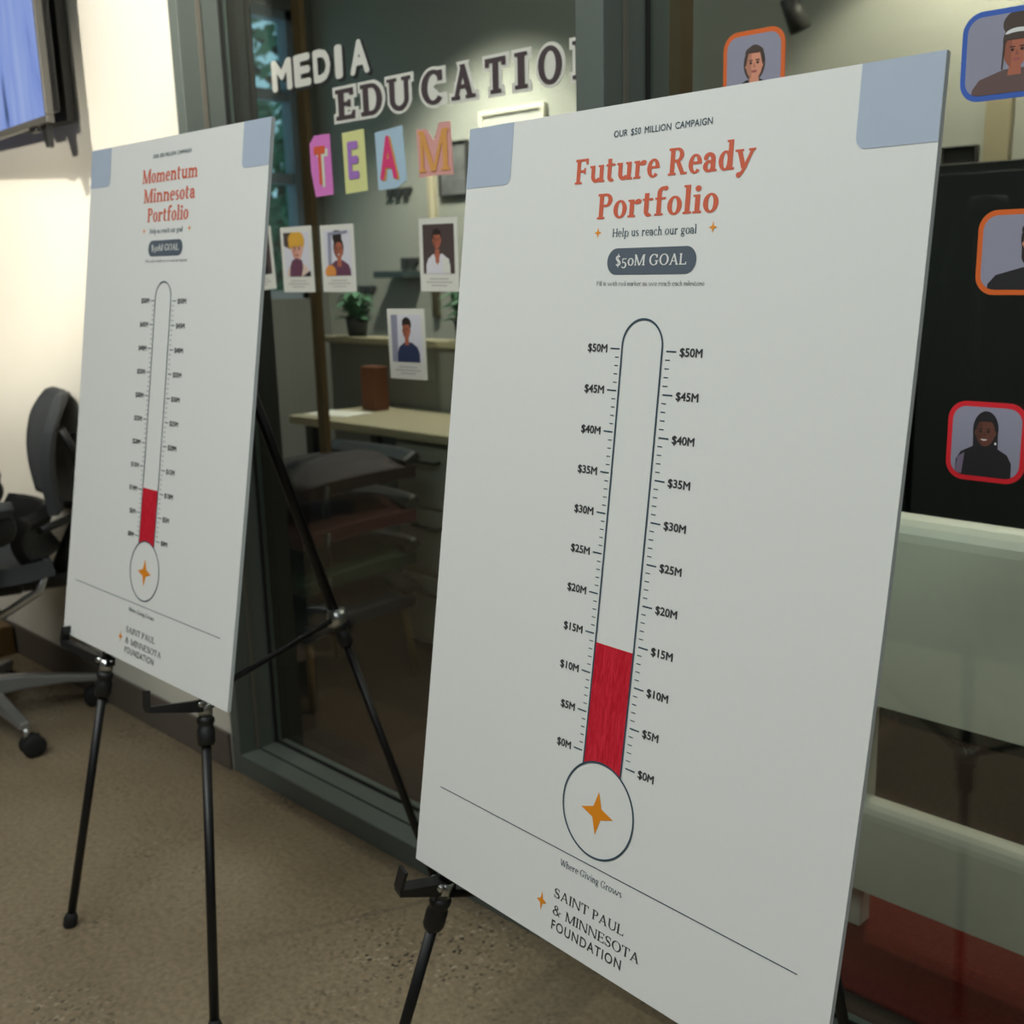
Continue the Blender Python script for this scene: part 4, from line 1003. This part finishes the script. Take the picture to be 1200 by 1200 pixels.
# white bench by the right pane
bn = thing('bench', 'white bench with a broad rounded panel and a lower rail, behind the right glass pane', 'bench', (-.2, 1.66, 0))
def rail(n, z0, z1, y0, y1):
    b = MB(); h = (y1 - y0)
    prof = [(y1, z0), (y1, z1)] + [(y0 + h * .5 + h * .5 * math.cos(math.radians(a_)), z1 + h * .5 * math.sin(math.radians(a_)) - h * .25) for a_ in range(20, 181, 20)] + [(y0, z0)]
    b.prism(prof, lambda q: (-.66, q[0], q[1]), lambda q: (1.1, q[0], q[1])); return obj(n, b, M['white_gloss'], bn, bevel=.006)
rail('panel', .475, .795, -.04, .04); rail('lower_rail', .112, .270, -.04, .02)
for x in (-.64, .22, 1.08): obj('leg', MB().box((x - .02, .00, .0082), (x + .02, .04, .60)), M['white_gloss'], bn, bevel=.004)
# things along the back wall
tag(obj('storage_cabinet', MB().box((-1.20, 2.60, 0), (.4, 3.0, 1.475)), M['black_cab'], bevel=.004), 'tall black storage cabinet standing behind the right glass pane', 'cabinet')
cabinet = bpy.data.objects['storage_cabinet']
for x in (-.80, -.40, 0.0): obj('door', MB().box((x - .395, 2.592, .03), (x - .005, 2.60, 1.45)), M['black_cab'], cabinet, bevel=.002)
fr = thing('side_cupboard', 'black side cupboard next to the tall black cabinet with a grey carton on top', 'cupboard', (-1.42, 2.66, 0))
obj('body', MB().box((-.16, -.05, 0), (.20, .32, .93)), M['black_cab'], fr, bevel=.003); obj('door', MB().box((-.155, -.06, .03), (.195, -.05, .91)), M['black_cab'], fr, bevel=.002)
ct = tag(obj('carton', MB().box((-1.45, 2.66, .931), (-1.235, 2.93, 1.33)), M['grey_card'], bevel=.003), 'upright grey carton standing on the black side cupboard', 'box'); obj('lid', MB().box((-1.455, 2.655, 1.30), (-1.23, 2.935, 1.345)), M['grey_card'], ct, bevel=.002)
def frame(x0, z0, x1, z1, label, inner, border=.02, fm='white_gloss'):
    t = thing('picture_frame', label, 'picture', ((x0 + x1) / 2, 3.2, z0)); hx = (x1 - x0) / 2; h = z1 - z0
    b = MB()
    for p, q in (((-hx, -.025, 0), (hx, -.001, border)), ((-hx, -.025, h - border), (hx, -.001, h)), ((-hx, -.025, border), (-hx + border, -.001, h - border)), ((hx - border, -.025, border), (hx, -.001, h - border))): b.box(p, q)
    obj('frame', b, M[fm], t, bevel=.002); obj('picture', MB().box((-hx + border, -.012, border), (hx - border, -.001, h - border)), M[inner], t); return t
def photo_mat():
    m = mat('grey_abstract_print', (.2, .2, .2), .5, scale=14, var=.9); return m
M['abstract'] = photo_mat(); M['white_mat'] = mat('white_print', (.6, .6, .56), .6); M['dark_print'] = mat('dark_print', (.05, .05, .05), .5)
frame(-3.46, 1.45, -3.08, 1.895, 'white framed pale print highest on the lit office wall', 'white_mat')
frame(-3.73, 1.57, -3.545, 1.795, 'small dark mottled print beside the letter M on the lit office wall', 'abstract', .006, 'dark_print')
frame(-1.43, 1.36, -1.32, 1.585, 'dark narrow print on the office wall above the black cabinet', 'dark_print', .006, 'dark_print')
tag(obj('wall_conduit', MB().tube([(-3.79, 3.19, 1.05), (-3.79, 3.19, 1.70)], .022, 10), M['desk_top']), 'pale vertical conduit on the lit office wall', 'pipe')
tag(obj('wall_batten', MB().box((-1.30, 3.17, 1.0), (-1.225, 3.199, 1.80)), M['desk_top'], bevel=.003), 'beige vertical batten on the office wall above the black cabinet', 'batten')
def hooks(x0, x1, z0, z1, n, label):
    t = thing('hook_rail', label, 'hook rail', ((x0 + x1) / 2, 3.19, z0)); w_ = x1 - x0
    obj('rail', MB().box((-w_ / 2, -.004, (z1 - z0) * .55), (w_ / 2, .009, z1 - z0)), M['dark_print'], t)
    for k in range(n):
        x = -w_ / 2 + w_ * (k + .5) / n; obj('hook', MB().box((x - w_ / n * .3, -.014, 0), (x + w_ / n * .3, .0, (z1 - z0) * .9)), M['dark_print'], t, bevel=.002)
hooks(-4.11, -3.935, 1.585, 1.625, 3, 'short dark hook rail just below the pale blue letter A on the office wall')
hooks(-4.03, -3.91, 1.265, 1.315, 2, 'short dark hook rail beside the portrait in the pale shirt')
hooks(-4.38, -4.24, 1.15, 1.19, 2, 'short dark hook rail lowest and furthest left on the office wall')
tag(obj('wall_shelf', MB().box((-4.10, 3.08, 1.225), (-3.88, 3.199, 1.255)), mat('teal_grey_shelf', (.06, .085, .09), .6), bevel=.002), 'small slate shelf under the hook rail on the office wall', 'shelf')
def plant(x, y, z, h, n, label):
    t = thing('potted_plant', label, 'plant', (x, y, z))
    obj('pot', MB().lathe([(0, 0), (.035, 0), (.045, .07), (.042, .07), (.036, .06), (0, .06)]), M['dark_print'], t)
    f = MB()
    for k in range(n):
        a_ = random.uniform(0, 2 * PI); r_ = random.uniform(.03, .10); zz = random.uniform(.06, h); d = Vector((math.cos(a_), math.sin(a_), 0))
        p0 = Vector((0, 0, .06)) + d * .01; p1 = d * r_ * .6 + Vector((0, 0, zz)); p2 = d * r_ * 1.2 + Vector((0, 0, zz * .85)); s_ = d.cross(Vector((0, 0, 1))) * .018
        f.face([p0, p1 - s_, p1 + s_]); f.face([p1 - s_, p2, p1 + s_])
    obj('leaves', f, M['leaf'], t)
plant(-3.50, 2.54, 1.0, .17, 60, 'dark green potted plant on the divider under the left instant photos')
plant(-2.86, 2.54, 1.0, .20, 60, 'dark green potted plant on the divider beside the edge of the nearer board')
th = thing('track_spotlight', 'small dark track spotlight hanging in the office above the right pane', 'lamp', (-1.84, 3.0, 1.93)); 
obj('head', MB().lathe([(0, -.05), (.03, -.05), (.034, .05), (.028, .05), (.02, .02), (0, .02)], (0, 0, .06), (.3, .3, -1), 16), M['dark_print'], th); obj('rod', MB().tube([(0, 0, .09), (0, 0, 1.27)], .006, 8), M['dark_print'], th)
tag(obj('timber_box', MB().box((-3.98, 1.10, 0), (-3.70, 1.235, .10)), M['wood'], bevel=.003), 'small tan timber box on the floor against the cream wall, behind the office chair', 'box')
tag(obj('red_rug', MB().box((-.95, 1.49, -.001), (1.0, 1.83, .008)), M['rug'], bevel=.003), 'dark red rug on the office floor under the white bench', 'rug')
